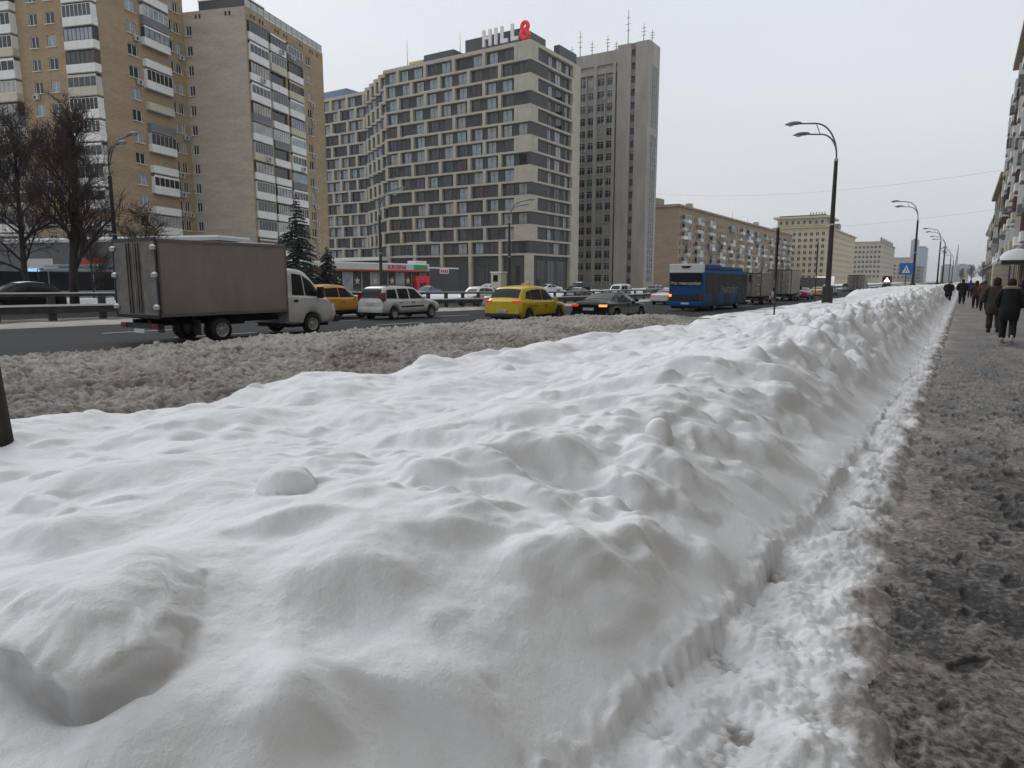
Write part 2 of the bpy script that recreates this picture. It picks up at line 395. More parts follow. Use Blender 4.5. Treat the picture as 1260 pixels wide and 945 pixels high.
def lip_x(y): return -0.70 - 0.44 * np.exp(-np.clip(y - 1.2, 0, None) / 1.8)
def snow_base(x, y):
    xl = lip_x(y) + 0.05 * gnoise(y * 1.7, y * 0 + 3.3, 5) + 0.022 * gnoise(y * 7.0, y * 0 + 8.3, 6)
    far = sstep(4, 13, y)
    xc = -(1.95 + 0.25 * gnoise(y * 0.35, y * 0 + 1.1, 9)) - 0.2 * (1 - far)
    hc = 0.63 + 0.27 * far + 0.07 * gnoise(y * 0.5, y * 0 + 4.7, 11) + 0.22 * sstep(26, 60, y)
    lip_h = 0.165 * (0.75 + 0.5 * gnoise(y * 2.3, y * 0 + 2.2, 12)) * (1 - 0.55 * sstep(6, 12, y))
    t = np.clip((xl - x) / (xl - xc), 0, 1)
    rise = (1 - (1 - t) ** 1.55) * (1 - far) + (t * t * (3 - 2 * t) * 0.7 + 0.3 * t) * far
    far2 = sstep(56, 64, y)
    top = np.maximum(hc - np.clip(xc - x, 0, 9) * (0.078 + 0.06 * far), (0.30 + 0.06 * far - 0.02 * np.clip(xc - x, 0, 9) * far) * (1 - far2) + far2 * 0.95)
    z = lip_h + (top - lip_h) * rise
    # past the lip: the trampled shelf down to the pavement
    shelf = 0.035 * sstep(-0.10, -0.40, x - 0.22 * np.exp(-np.clip(y - 2.3, 0, None) / 1.6))
    cut = sstep(-0.004, 0.016, x - xl + 0.015 * gnoise(x * 23, y * 23, 14))
    return z * (1 - cut) + shelf * cut, cut, xl, far
Z0, CUT, XL, FAR = snow_base(SX, SY)
inb = (1 - CUT) * sstep(0.0, 0.5, XL - SX)                     # 1 well inside the bank
back = sstep(-2.0, -3.4, SX)
# broad drifts, then drifts about half a metre across
warp_x = SX + 0.25 * gnoise(SX * 0.9, SY * 0.9, 21); warp_y = SY + 0.25 * gnoise(SX * 0.9 + 40, SY * 0.9, 22)
broad = 0.11 * gnoise(warp_x * 0.62, warp_y * 0.5, 23) + 0.085 * gnoise(warp_x * 1.25, warp_y * 1.1, 24)
rid = 1 - np.abs(gnoise(warp_x * 1.7, warp_y * 1.55, 25)) * 1.6
mid = 0.040 * np.clip(rid, -0.4, 0.8) + 0.024 * gnoise(warp_x * 3.1, warp_y * 2.9, 26)
small = 0.012 * gnoise(SX * 6.5, SY * 6.0, 27) + 0.016 * (0.35 - np.abs(gnoise(warp_x * 5.2, warp_y * 4.8, 30))) * (0.35 + 0.65 * sstep(1.6, 3.4, SY)) + 0.0042 * gnoise(SX * 17, SY * 17, 28) + 0.0014 * gnoise(SX * 41, SY * 37, 29)
BUMP = inb * (broad + mid * (0.75 + 0.5 * FAR) + small)
# clods and shovelled lumps under the fresh snow: steep towards the pavement and the camera, gentle behind
def add_lump(B, x0, y0, h, r, k=0.55, ang=None, p=2.3, asp=1.0):
    ja, jb = np.searchsorted(sys_, [y0 - 4 * r, y0 + 4 * r]); ia, ib = np.searchsorted(sxs, [x0 - 4 * r, x0 + 4 * r])
    if jb - ja < 2 or ib - ia < 2: return
    X = SX[ja:jb, ia:ib] - x0; Y = SY[ja:jb, ia:ib] - y0
    if ang is None: ang = -0.95
    ca, sa = math.cos(ang), math.sin(ang)
    a = X * ca + Y * sa; b = -X * sa + Y * ca
    a = np.where(a > 0, a / (r * k), a / (r * 1.7)); b = b / (r * asp)
    B[ja:jb, ia:ib] += h * np.exp(-(np.sqrt(a * a + b * b) ** p))
HAND = [  # x, y, height, radius, steepness on the near side
    (-2.08, 3.62, .17, .20, .42), (-1.76, 2.50, .13, .14, .45), (-2.42, 1.96, .08, .12, .5), (-2.45, 2.40, .05, .08, .7),
    (-1.29, 3.05, .07, .07, .6), (-1.14, 3.00, .06, .06, .6), (-1.56, 3.62, .13, .11, .45), (-4.05, 2.15, .20, .36, .7),
    (-3.32, 1.40, .12, .17, .6), (-1.36, 1.66, .13, .13, .28), (-1.56, 1.27, .11, .11, .4), (-1.90, 1.90, .12, .26, .5),
    (-0.98, 3.50, .10, .09, .5), (-1.06, 4.85, .09, .10, .5), (-3.18, 3.80, .14, .45, .35), (-2.6, 4.6, .12, .3, .5),
    (-1.35, 4.1, .08, .12, .5), (-1.75, 5.2, .11, .18, .5), (-3.6, 5.0, .13, .4, .5), (-2.9, 6.0, .12, .3, .5),
    (-5.9, 3.9, .14, .5, .6), (-5.0, 4.9, .12, .45, .6), (-6.4, 5.6, .13, .5, .6), (-3.0, 2.95, .07, .3, .6)]
lr = random.Random(5)
for a in HAND: add_lump(BUMP, *a, ang=lr.uniform(-1.35, -0.5), asp=lr.uniform(0.9, 1.9))
for i in range(2300):
    y = 1.6 + 58 * lr.random() ** (1.9 if i < 1000 else 2.6); f = min(1, max(0, (y - 4) / 9))
    x = -0.95 - abs(lr.gauss(0, 1)) * (0.9 + 0.3 * f) - 0.15 if lr.random() < 0.66 else -2.0 - 5.8 * lr.random()
    if x < -8.2 or (y < 2.5 and x > -3.4): continue
    r = ((0.045 + 0.12 * lr.random() ** 1.5) if i < 1000 else lr.uniform(0.022, 0.062)) * (1 + 0.5 * f); h = r * lr.uniform(0.25, 0.75) * (1 if x > -2.6 else 0.75)
    add_lump(BUMP, x, y, h, r, lr.uniform(0.35, 0.7), lr.uniform(-1.6, -0.2), lr.uniform(2.0, 3.4), lr.uniform(0.7, 2.2))
# the round ball and the upright block seen beyond the near drifts
def add_dome(B, x0, y0, r, h):
    d2 = (SX - x0) ** 2 + (SY - y0) ** 2; q = np.clip(1 - d2 / (r * r), 0, 1)
    B += h * q ** 0.62 * (1 - 0.06 * np.abs(gnoise(SX * 16, SY * 16, 31)))
add_dome(BUMP, -3.03, 2.45, 0.155, 0.17)
add_dome(BUMP, -1.69, 4.50, 0.095, 0.15)
add_dome(BUMP, -1.40, 2.72, 0.05, 0.03)
add_dome(BUMP, -5.6, 8.6, 0.16, 0.14)
# small pits: dog prints and sunken holes
def add_pit(B, x0, y0, r, d, e=1.0, ang=0.0):
    ca, sa = math.cos(ang), math.sin(ang); X = SX - x0; Y = SY - y0
    a = (X * ca + Y * sa) / (r * e); b = (-X * sa + Y * ca) / r
    B -= d * np.exp(-(a * a + b * b) ** 1.5)
add_pit(BUMP, -2.83, 5.25, 0.09, 0.11); add_pit(BUMP, -5.5, 3.45, 0.12, 0.12); add_pit(BUMP, -5.0, 3.02, 0.11, 0.12)
add_pit(BUMP, -1.67, 2.64, 0.14, 0.06, 1.6, 0.5); add_pit(BUMP, -5.9, 2.75, 0.10, 0.08, 2.5, 0.35)
add_pit(BUMP, -1.27, 1.86, 0.022, 0.016, 1.6, 0.5); add_pit(BUMP, -1.19, 1.79, 0.016, 0.010, 1.6, 0.5)
for x, y in ((-4.6, 5.9), (-6.6, 7.2), (-4.0, 8.4), (-5.3, 10.5), (-3.3, 9.2), (-6.2, 12.0), (-4.5, 14.5)): add_pit(BUMP, x, y, 0.11, 0.09, 1.4, 0.6)
# the broken slab in the left foreground: a crusted mound with an undercut face and a hollow at its foot
pts = np.array((0.12, -0.165)) + np.array([(-3.40, 0.10), (-2.90, 0.58), (-2.62, 0.93), (-2.36, 0.99), (-2.14, 1.06), (-2.075, 1.18), (-2.10, 1.30), (-2.19, 1.43), (-2.34, 1.56), (-2.75, 2.05)])
def curve_sd(x, y):
    best = np.full(x.shape, 1e9); sgn = np.ones(x.shape); par = np.zeros(x.shape)
    for i in range(len(pts) - 1):
        ax, ay = pts[i]; bx, by = pts[i + 1]; dx, dy = bx - ax, by - ay; L2 = dx * dx + dy * dy
        t = np.clip(((x - ax) * dx + (y - ay) * dy) / L2, 0, 1); d = np.hypot(x - ax - t * dx, y - ay - t * dy)
        m = d < best; best = np.where(m, d, best); par = np.where(m, i + t, par)
        sgn = np.where(m, np.sign(dx * (y - ay) - dy * (x - ax)), sgn)
    return best * sgn, par
ja, jb = np.searchsorted(sys_, [0.3, 2.6]); ia, ib = np.searchsorted(sxs, [-3.6, -1.5])
lx, ly = SX[ja:jb, ia:ib], SY[ja:jb, ia:ib]
sdv, par = curve_sd(lx, ly)
sdv = sdv + 0.018 * gnoise(lx * 11, ly * 11, 33) + 0.008 * gnoise(lx * 28, ly * 28, 34)
endf = np.exp(-(np.hypot(lx + 2.315, ly - 0.955) / 0.48) ** 5)
inside = np.clip((sdv + 0.012) / 0.20, 0, 1) ** 0.55
mound = 0.21 * inside * np.exp(-np.clip(sdv, 0, None) / 0.6) * endf * sstep(0.78, 0.40, sdv)
rim = np.exp(-(np.clip(np.abs(sdv - 0.07), 0, None) / 0.085) ** 2) * endf
rough = rim * (0.016 * gnoise(lx * 13, ly * 13, 35) + 0.010 * gnoise(lx * 30, ly * 30, 36))
hollow = -0.11 * np.exp(-((lx + 2.01) ** 2 + (ly - 0.895) ** 2) / 0.018) * (1 - 0.6 * inside)
trench = -0.07 * np.exp(-((sdv + 0.035) / 0.035) ** 2) * np.exp(-((par - 5.0) / 1.6) ** 2) * endf
BUMP[ja:jb, ia:ib] += mound + rough + hollow + trench
BUMP = np.where(BUMP > 0, 0.27 * np.tanh(BUMP / 0.27), BUMP)
OVX = np.zeros_like(SX); OVY = np.zeros_like(SX)
over = np.exp(-((sdv - 0.035) / 0.03) ** 2) * endf * 0.10
OVX[ja:jb, ia:ib] = over * 0.75; OVY[ja:jb, ia:ib] = -over * 0.75
# trampled shelf: prints and broken crust between the lip and the pavement
shelf = CUT * sstep(-0.12, -0.42, SX - 0.22 * np.exp(-np.clip(SY - 2.3, 0, None) / 1.6) + 0.07 * gnoise(SY * 1.9, SY * 0 + 9.1, 41))
d1, r1 = cell(SX * 7.5, SY * 6.0, 42); d2, r2 = cell(SX * 19, SY * 17, 43)
SH = shelf * (0.066 * np.clip(gnoise(SX * 4.3, SY * 3.6, 44) + 0.15, -0.6, 1) + 0.030 * (0.5 - d1) * (r1 > 0.35) + 0.030 * (0.5 - d2) * (0.3 + r2) + 0.012 * gnoise(SX * 42, SY * 42, 45))
for x, y, a in ((-0.60, 3.30, 0.9), (-0.64, 2.82, 0.7), (-0.78, 2.35, 1.2), (-0.55, 3.75, 0.8), (-0.60, 4.6, 1.0), (-0.86, 1.75, 0.7), (-0.5, 5.6, 0.8)):
    ca, sa = math.cos(a), math.sin(a); p = ((SX - x) * ca + (SY - y) * sa) / 0.11; q = (-(SX - x) * sa + (SY - y) * ca) / 0.042
    SH -= 0.030 * np.exp(-(p * p + q * q) ** 2)
lipz = np.exp(-(np.clip(XL - SX, -0.3, 9) / 0.075) ** 2) * (1 - CUT)
SH += lipz * (0.028 * gnoise(SX * 15, SY * 15, 46) + 0.016 * (0.5 - d2))
# far away the bank has crumbled, and past the dirty berm it spreads to the road
low = sstep(26, 31, SY) * (1 - sstep(55, 61, SY)) * sstep(-3.9, -5.2, SX + 0.5 * gnoise(SY * 0.4, SY * 0 + 2.0, 47)) + sstep(55, 61, SY) * sstep(-7.0, -8.6, SX + 0.5 * gnoise(SY * 0.4, SY * 0 + 2.0, 47))
low = np.clip(low, 0, 1)
tro = (1 - sstep(22, 30, SY)) * sstep(0.5, 2.5, SY) * (1 - 0.3 * gnoise(SY * 0.5, SY * 0, 101))
BUMP += tro * (0.14 * sstep(4.5, 10, SY) * np.exp(-((SX + 6.75 + 0.25 * gnoise(SY * 0.6, SY * 0, 102)) / 0.55) ** 2) - (0.08 + 0.09 * sstep(4, 8, SY)) * np.exp(-((SX + 4.75 + 0.3 * gnoise(SY * 0.45, SY * 0 + 3, 103)) / 0.95) ** 2))
Z = Z0 + BUMP + SH
flat = 0.06 + 0.10 * gnoise(SX * 0.7, SY * 0.5, 48) + 0.05 * gnoise(SX * 2.2, SY * 1.7, 49)
Z = Z * (1 - low) + flat * low
edge = sstep(-7.5, -8.3, SX - 0.9 * sstep(17, 26, SY) + 0.35 * gnoise(SY * 0.55, SY * 0 + 6.0, 50) + 0.12 * gnoise(SY * 2.1, SY * 0 + 1.0, 51)) * (1 - sstep(26, 31, SY))
Z = Z - 0.75 * edge
rdrop = sstep(-9.5, -12.6, SX)
Z = Z * (1 - rdrop) + (road_z(SY) - 0.10) * rdrop
NEAR = 0.24 * np.exp(-np.clip(SY - 2.3, 0, None) / 1.6)
Z = Z - 0.085 * sstep(-0.44, -0.10, SX - NEAR + 0.10 * gnoise(SX * 2.2, SY * 1.6, 53) + 0.05 * gnoise(SX * 7, SY * 7, 54))
crumb = sstep(5.5, 13, SY) * inb * sstep(-5.0, -2.4, SX) * sstep(-0.75, -1.25, SX)
d3, r3 = cell(SX * 3.2, SY * 2.4, 52)
d5, r5 = cell(SX * 6.5 + 0.4 * gnoise(SX * 3, SY * 3, 55), SY * 5.2, 56)
d6, r6 = cell(SX * 2.9 + 0.5 * gnoise(SX * 2, SY * 2, 57), SY * 2.1 + 0.5 * gnoise(SX * 2 + 9, SY * 2, 58), 59)
block = sstep(0.52, 0.30, d6) * (r6 > 0.5) * (0.4 + r6)
Z += crumb * (0.13 * (0.45 - d3) * (0.3 + 1.1 * r3) + 0.06 * (0.45 - d5) * r5 + 0.085 * block * sstep(6, 16, SY))
# dirt: grit along the pavement edge, soot patches far down the bank
dirt = np.clip(shelf * (0.10 + 0.30 * gnoise(SX * 5, SY * 4, 61)) + sstep(-0.52, -0.30, SX - NEAR + 0.14 * gnoise(SX * 4, SY * 3, 62) + 0.05 * gnoise(SX * 13, SY * 11, 68)) * 0.98, 0, 1) * sstep(-1.1, -0.6, SX)
dirt = np.maximum(dirt, shelf * 0.8 * sstep(-0.012, -0.040, SH))  # shelf pits get darker with depth
dirt = np.maximum(dirt, 0.22 * lipz * (gnoise(SX * 6, SY * 6, 63) > 0.25))
d4 = sstep(0.30, 0.75, gnoise(SX * 1.1, SY * 0.45, 64) + 0.35 * gnoise(SX * 3.1, SY * 1.9, 65)) * sstep(8, 24, SY)
dirt = np.maximum(dirt, d4 * (0.20 + 0.5 * low))
dirt = np.maximum(dirt, 0.75 * low * sstep(0.0, 0.55, gnoise(SX * 0.45, SY * 0.30, 66) + 0.3 * gnoise(SX * 2, SY * 2, 67)))
dirt = np.maximum(dirt, 0.9 * sstep(-10.6, -12.2, SX))
lean = inb * np.clip(BUMP, -0.03, 0.24) * 0.27
grid_object('snow_bank', sxs, sys_, Z, 'snow', DX=lean * 0.60 + OVX, DY=-lean * 0.80 + OVY, attrs={'dirt': dirt})
def snow_at(x, y):
    j = min(len(sys_) - 1, int(np.searchsorted(sys_, y))); i = min(len(sxs) - 1, int(np.searchsorted(sxs, x))); return float(Z[j, i])

# ---- the brown berm of ploughed slush along the road
bxs = np.arange(-14.0, -6.0, 0.026); bys = np.concatenate([np.arange(-3, 3, 0.05), geo(3, 33, 0.024, 0.0014, 3)])
BX, BY = np.meshgrid(bxs, bys)
out_edge = -12.75 + 0.20 * gnoise(BY * 0.5, BY * 0, 71) + 0.10 * gnoise(BY * 2.0, BY * 0 + 5, 72)
prof = sstep(0, 1.05, BX - out_edge) ; prof = prof * (1 - 0.45 * sstep(-10.6, -7.6, BX - 0.9 * sstep(17, 26, BY)))
bh = 0.64 + 0.08 * gnoise(BX * 0.6, BY * 0.4, 73)
prof = prof - 1.1 * sstep(-7.85, -6.9, BX - 0.9 * sstep(17, 26, BY) + 0.25 * gnoise(BY * 0.7, BY * 0 + 2, 110))
endb = 1 - sstep(25.5, 30.5, BY - (BX + 9) * 1.1)
c1, q1 = cell(BX * 5.0, BY * 5.0, 74); c2, q2 = cell(BX * 10.5, BY * 10.5, 75); c3, q3 = cell(BX * 21, BY * 21, 76)
clod = 0.075 * (0.55 - c1) * (0.15 + 1.3 * q1 ** 2) + 0.075 * (0.5 - c2) * (0.25 + 1.1 * q2) + 0.055 * (0.5 - c3) * (.5 + q3) + 0.05 * fbm(BX * 2.4, BY * 2.4, 3, 77)
BZ = road_z(BY) - 0.06 + (bh * prof * endb) + clod * sstep(-0.08, 0.22, BX - out_edge) * (0.25 + 0.75 * endb)
bd = np.clip(0.46 + 0.45 * gnoise(BX * 0.9, BY * 0.5, 78) + 0.2 * gnoise(BX * 2.3, BY * 1.9, 80) + 1.0 * (c2 - 0.35) + 0.25 * gnoise(BX * 7, BY * 7, 79) - 0.25 * sstep(0.35, 0.6, BZ), 0, 1)  # darker between the clods, paler on the higher parts
grid_object('ploughed_slush', bxs, bys, BZ, 'dirty_snow', attrs={'dirt': bd})

# ---- pavement under churned slush
def slush_material():
    m = bpy.data.materials.new('slush_pavement'); m.use_nodes = True
    n = m.node_tree; b = n.nodes['Principled BSDF']
    tcn = n.nodes.new('ShaderNodeTexCoord'); at = n.nodes.new('ShaderNodeAttribute'); at.attribute_name = 'wet'
    t = n.nodes.new('ShaderNodeTexNoise'); t.inputs['Scale'].default_value = 24; t.inputs['Detail'].default_value = 10; t.inputs['Roughness'].default_value = 0.78; t.inputs['Distortion'].default_value = 0.15
    t2 = n.nodes.new('ShaderNodeTexNoise'); t2.inputs['Scale'].default_value = 1.1; t2.inputs['Detail'].default_value = 6
    for q in (t, t2): n.links.new(tcn.outputs['Object'], q.inputs['Vector'])
    ad = n.nodes.new('ShaderNodeMath'); ad.operation = 'ADD'; n.links.new(t.outputs[0], ad.inputs[0]); n.links.new(at.outputs['Fac'], ad.inputs[1])
    rp = n.nodes.new('ShaderNodeValToRGB'); el = rp.color_ramp.elements
    el[0].position = 0.42; el[0].color = (0.016, 0.014, 0.013, 1); el[1].position = 0.74; el[1].color = (0.42, 0.395, 0.37, 1)
    k = el.new(0.48); k.color = (0.082, 0.074, 0.069, 1); k = el.new(0.56); k.color = (0.21, 0.192, 0.178, 1)
    n.links.new(ad.outputs[0], rp.inputs[0])
    tint = n.nodes.new('ShaderNodeMix'); tint.data_type = 'RGBA'; tint.blend_type = 'MULTIPLY'; tint.inputs[7].default_value = (1.0, 0.86, 0.72, 1)
    r2 = n.nodes.new('ShaderNodeMapRange'); r2.inputs[1].default_value = 0.5; r2.inputs[2].default_value = 0.75; n.links.new(t2.outputs[0], r2.inputs[0])
    n.links.new(r2.outputs[0], tint.inputs[0]); n.links.new(rp.outputs[0], tint.inputs[6]); n.links.new(tint.outputs[2], b.inputs['Base Color'])
    rr = n.nodes.new('ShaderNodeMapRange'); rr.inputs[1].default_value = 0.40; rr.inputs[2].default_value = 0.6; rr.inputs[3].default_value = 0.28; rr.inputs[4].default_value = 0.8
    n.links.new(ad.outputs[0], rr.inputs[0]); n.links.new(rr.outputs[0], b.inputs['Roughness'])
    bp = n.nodes.new('ShaderNodeBump'); bp.inputs['Strength'].default_value = 0.9; bp.inputs['Distance'].default_value = 0.02
    n.links.new(ad.outputs[0], bp.inputs['Height']); n.links.new(bp.outputs[0], b.inputs['Normal'])
    MATS['slush_pavement'] = m
slush_material()
pxs = np.concatenate([np.arange(-0.75, 2.2, 0.015), np.arange(2.2, 9.0, 0.25)])
pys = np.concatenate([np.arange(-2, 1.2, 0.05), geo(1.2, 1600, 0.014, 0.0085, 1.2)])
PX, PY = np.meshgrid(pxs, pys)
p1, s1 = cell(PX * 6.0, PY * 7.0, 81); p2, s2 = cell(PX * 15, PY * 18, 82)
fadeY = 1 - 0.7 * sstep(8, 40, PY)
PZ = fadeY * (0.012 * gnoise(PX * 3, PY * 3.2, 83) + 0.022 * (0.45 - p1) * (0.3 + s1) + 0.012 * (0.45 - p2) + 0.006 * gnoise(PX * 30, PY * 34, 84)) + 0.002 - 0.05 * sstep(-0.25, -0.60, PX - 0.22 * np.exp(-np.clip(PY - 2.3, 0, None) / 1.6))
fr_ = random.Random(77); FP = np.zeros_like(PX)
for i in range(520):
    x = fr_.uniform(-0.25, 2.1); y = 1.4 + 16 * fr_.random() ** 1.5; a = fr_.gauss(PI / 2, 0.25)
    ja, jb = np.searchsorted(pys, [y - .25, y + .25]); ia, ib = np.searchsorted(pxs, [x - .25, x + .25])
    X = PX[ja:jb, ia:ib] - x; Y = PY[ja:jb, ia:ib] - y; ca, sa = math.cos(a), math.sin(a)
    p = (X * ca + Y * sa) / .135; q = (-X * sa + Y * ca) / (.048 - .010 * np.clip(p, -1, 1)); rr2 = np.sqrt(p * p + q * q)
    FP[ja:jb, ia:ib] += np.where(rr2 < 1.7, -0.011 * sstep(1.05, .85, rr2) + 0.008 * np.exp(-((rr2 - 1.2) / .16) ** 2), 0)
PZ += FP * fadeY
wet = 1.6 * ((PZ + 0.05 * sstep(-0.25, -0.60, PX)) / 0.035) * 0.10 + 0.10 * gnoise(PX * 1.1, PY * 0.6, 85) + 0.05 * gnoise(PX * 4.1, PY * 3.3, 87) + 0.10 * sstep(0.1, -0.5, PX + 0.12 * gnoise(PX * 3, PY * 2, 86)) + 0.03 * sstep(6, 30, PY) + 0.012
grid_object('sidewalk', pxs, pys, PZ, 'slush_pavement', attrs={'wet': wet})

# ---- the ground to the horizon, carriageways, central reserve
def strip(name, x0, x1, ys, dz, m, nx=2, zf=None, attr=None):
    xs = np.linspace(x0, x1, nx); X, Y = np.meshgrid(xs, ys)
    zz = (road_z(Y) if zf is None else zf(X, Y)) + dz
    return grid_object(name, xs, ys, zz, m, attrs=attr(X, Y) if attr else None)
gy = np.concatenate([np.arange(-400, -10, 40), np.arange(-10, 80, 3), np.geomspace(80, 5200, 40)])
def gzf(X, Y): return road_z(Y) * sstep(-5.0, -8.0, X) + 1.1 * sstep(-8, -3, X) * 0
gx = np.concatenate([np.geomspace(-3200, -60, 24), np.arange(-56, 12, 4), np.geomspace(14, 2600, 18)])
GX, GY = np.meshgrid(gx, gy)
gd = np.clip(0.35 + 0.45 * gnoise(GX * 0.11, GY * 0.11, 91), 0, 1)
grid_object('ground', gx, gy, gzf(GX, GY) - 0.13, 'dirty_snow', attrs={'dirt': gd})
ry = np.concatenate([np.arange(-40, 80, 3.0), np.geomspace(81, 2600, 30)])
strip('road', -29.6, -11.6, ry, -0.02, 'asphalt_wet')
strip('opposite_road', -47.5, -32.9, ry, -0.02, 'asphalt_wet')
my = np.concatenate([np.arange(-20, 60, 0.35), np.geomspace(60.5, 1200, 60)])
MXs = np.linspace(-32.95, -29.35, 26); MX, MY = np.meshgrid(MXs, my)
mz = road_z(MY) + 0.05 + 0.10 * sstep(-29.5, -29.95, MX + 0.12 * gnoise(MY * 0.8, MY * 0, 92)) * sstep(-32.9, -32.5, MX) + 0.05 * gnoise(MX * 1.5, MY * 0.9, 93)
mz = np.where((MX > -29.4) | (MX < -32.9), road_z(MY) - 0.08, mz)
md = np.clip(sstep(-30.15, -30.55, MX + 0.1 * gnoise(MY, MY * 0, 94)) * 0.95 + 0.15 + 0.2 * gnoise(MX, MY, 95), 0, 1)
grid_object('central_reserve', MXs, my, mz, 'dirty_snow', attrs={'dirt': md})
vy = np.concatenate([np.arange(-30, 120, 1.2), np.geomspace(121, 900, 60)]); vx = np.arange(-64, -47.0, 0.6)
VX, VY = np.meshgrid(vx, vy)
vz = road_z(VY) - 0.05 + 0.55 * sstep(-47.4, -49.5, VX) * sstep(-64, -60, VX) + 0.25 * gnoise(VX * 0.4, VY * 0.3, 96) + 0.1 * gnoise(VX * 1.2, VY * 1.1, 97)
grid_object('far_snow_verge', vx, vy, vz, 'snow', attrs={'dirt': np.clip(0.25 + 0.4 * gnoise(VX * 0.3, VY * 0.2, 98), 0, 1)})
dash = MB(); dash.box(-0.07, 0.07, -1.5, 1.5, -0.005, 0.003, 'lane_paint'); dme = dash.mesh('lane_marking')
for X in (-16.9, -20.6, -24.3):
    for k in range(12):
        y = 4.2 + k * 9.0 + (X * 1.7 % 3); zc = float(road_z(y)) - 0.013
        o = link('lane_marking', dme, None, (X, y, zc)); o['kind'] = 'structure'
        o.rotation_euler[0] = math.atan((float(road_z(y + 1.5)) - float(road_z(y - 1.5))) / 3.0)
# ================================================================ BUILDINGS
brick_mat('brick_ochre', (0.385, 0.285, 0.175), (0.315, 0.23, 0.14), (0.38, 0.33, 0.26))
brick_mat('brick_pinkish', (0.49, 0.42, 0.345), (0.41, 0.35, 0.29), (0.46, 0.42, 0.37), stain=0.22)
brick_mat('brick_brown', (0.32, 0.23, 0.155), (0.26, 0.185, 0.125), (0.34, 0.30, 0.25), stain=0.25)
mat('facade_beige', (0.45, 0.41, 0.345), 0.85, var=0.16, vscale=0.5, bump=0.15, bscale=5)
mat('facade_stone', (0.36, 0.30, 0.23), 0.85, var=0.2, vscale=0.5, bump=0.2, bscale=5)
mat('facade_grey', (0.062, 0.061, 0.061), 0.7, var=0.12, vscale=0.8)
mat('tower_concrete', (0.36, 0.325, 0.28), 0.9, var=0.2, vscale=0.35, bump=0.2, bscale=4, streak=(1, 1, 0.25))
mat('spandrel_light', (0.30, 0.28, 0.25), 0.7, var=0.25, vscale=0.5)
mat('spandrel', (0.19, 0.175, 0.16), 0.7, var=0.25, vscale=0.6)
mat('stucco_yellow', (0.50, 0.43, 0.29), 0.9, var=0.14, vscale=0.3)
mat('stucco_pale', (0.42, 0.37, 0.29), 0.9, var=0.16, vscale=0.3)
mat('stucco_brown', (0.30, 0.25, 0.19), 0.9, var=0.22, vscale=0.3, bump=0.2, bscale=3)
mat('blue_glass', (0.16, 0.23, 0.32), 0.25, var=0.12, vscale=0.05)
mat('roof_felt', (0.06, 0.06, 0.062), 0.9)
mat('roof_panel', (0.075, 0.078, 0.085), 0.6, var=0.2)
mat('sign_white', (0.75, 0.75, 0.74), 0.5)
mat('fascia_white', (0.50, 0.50, 0.49), 0.6, var=0.15)
mat('sign_red', (0.45, 0.015, 0.03), 0.4, emit=(0.9, 0.03, 0.06), estr=0.25)
mat('sign_green', (0.03, 0.28, 0.07), 0.5)
mat('shop_red', (0.42, 0.02, 0.03), 0.5)
mat('shop_glow', (0.30, 0.26, 0.18), 0.4, emit=(1.0, 0.78, 0.42), estr=0.12)
mat('yellow_box', (0.55, 0.45, 0.22), 0.8)

MESHES = {}
def cached(key, fn):
    if key not in MESHES: MESHES[key] = fn()
    return MESHES[key]
def window_mesh(w, h, n, fr, transom=False, t=0.07):
    """frame with n lights, front face on y=0, looking towards -y; origin at the centre of the sill line"""
    def f():
        b = MB(); b.box(-w / 2, w / 2, 0, 0.08, 0, t, fr); b.box(-w / 2, w / 2, 0, 0.08, h - t, h, fr)
        for k in range(n + 1):
            x = -w / 2 + (w - t) * k / n; b.box(x, x + t, 0.002, 0.078, t, h - t, fr)
        if transom: b.box(-w / 2 + t, w / 2 - t, 0.004, 0.076, h * 0.68, h * 0.68 + t * 0.8, fr)
        return b.mesh('window')
    return cached(('win', w, h, n, fr, transom, t), f)
def pane_mesh(w, h):
    def f():
        b = MB(); b.box(-w / 2 + 0.01, w / 2 - 0.01, 0.035, 0.05, 0.01, h - 0.01, 'pane_dark'); return b.mesh('pane')
    return cached(('pane', w, h), f)
PANES = ['pane_dark'] * 5 + ['pane_mid'] * 4 + ['pane_sky_painted'] * 2 + ['pane_curtain']
wr = random.Random(3)
def window(parent, w, h, loc, rz, n=2, fr='white_frame', transom=False, sill=None, panes=PANES):
    o = link('window', window_mesh(w, h, n, fr, transom), parent, loc, rz)
    link('pane', pane_mesh(w, h), o, (0, 0, 0), 0, wr.choice(panes))
    if sill:
        def f():
            b = MB(); b.box(-w / 2 - 0.08, w / 2 + 0.08, -0.30, 0.0, -0.07, -0.005, sill); return b.mesh('window_sill')
        link('sill', cached(('sill', w, sill), f), o)
    return o
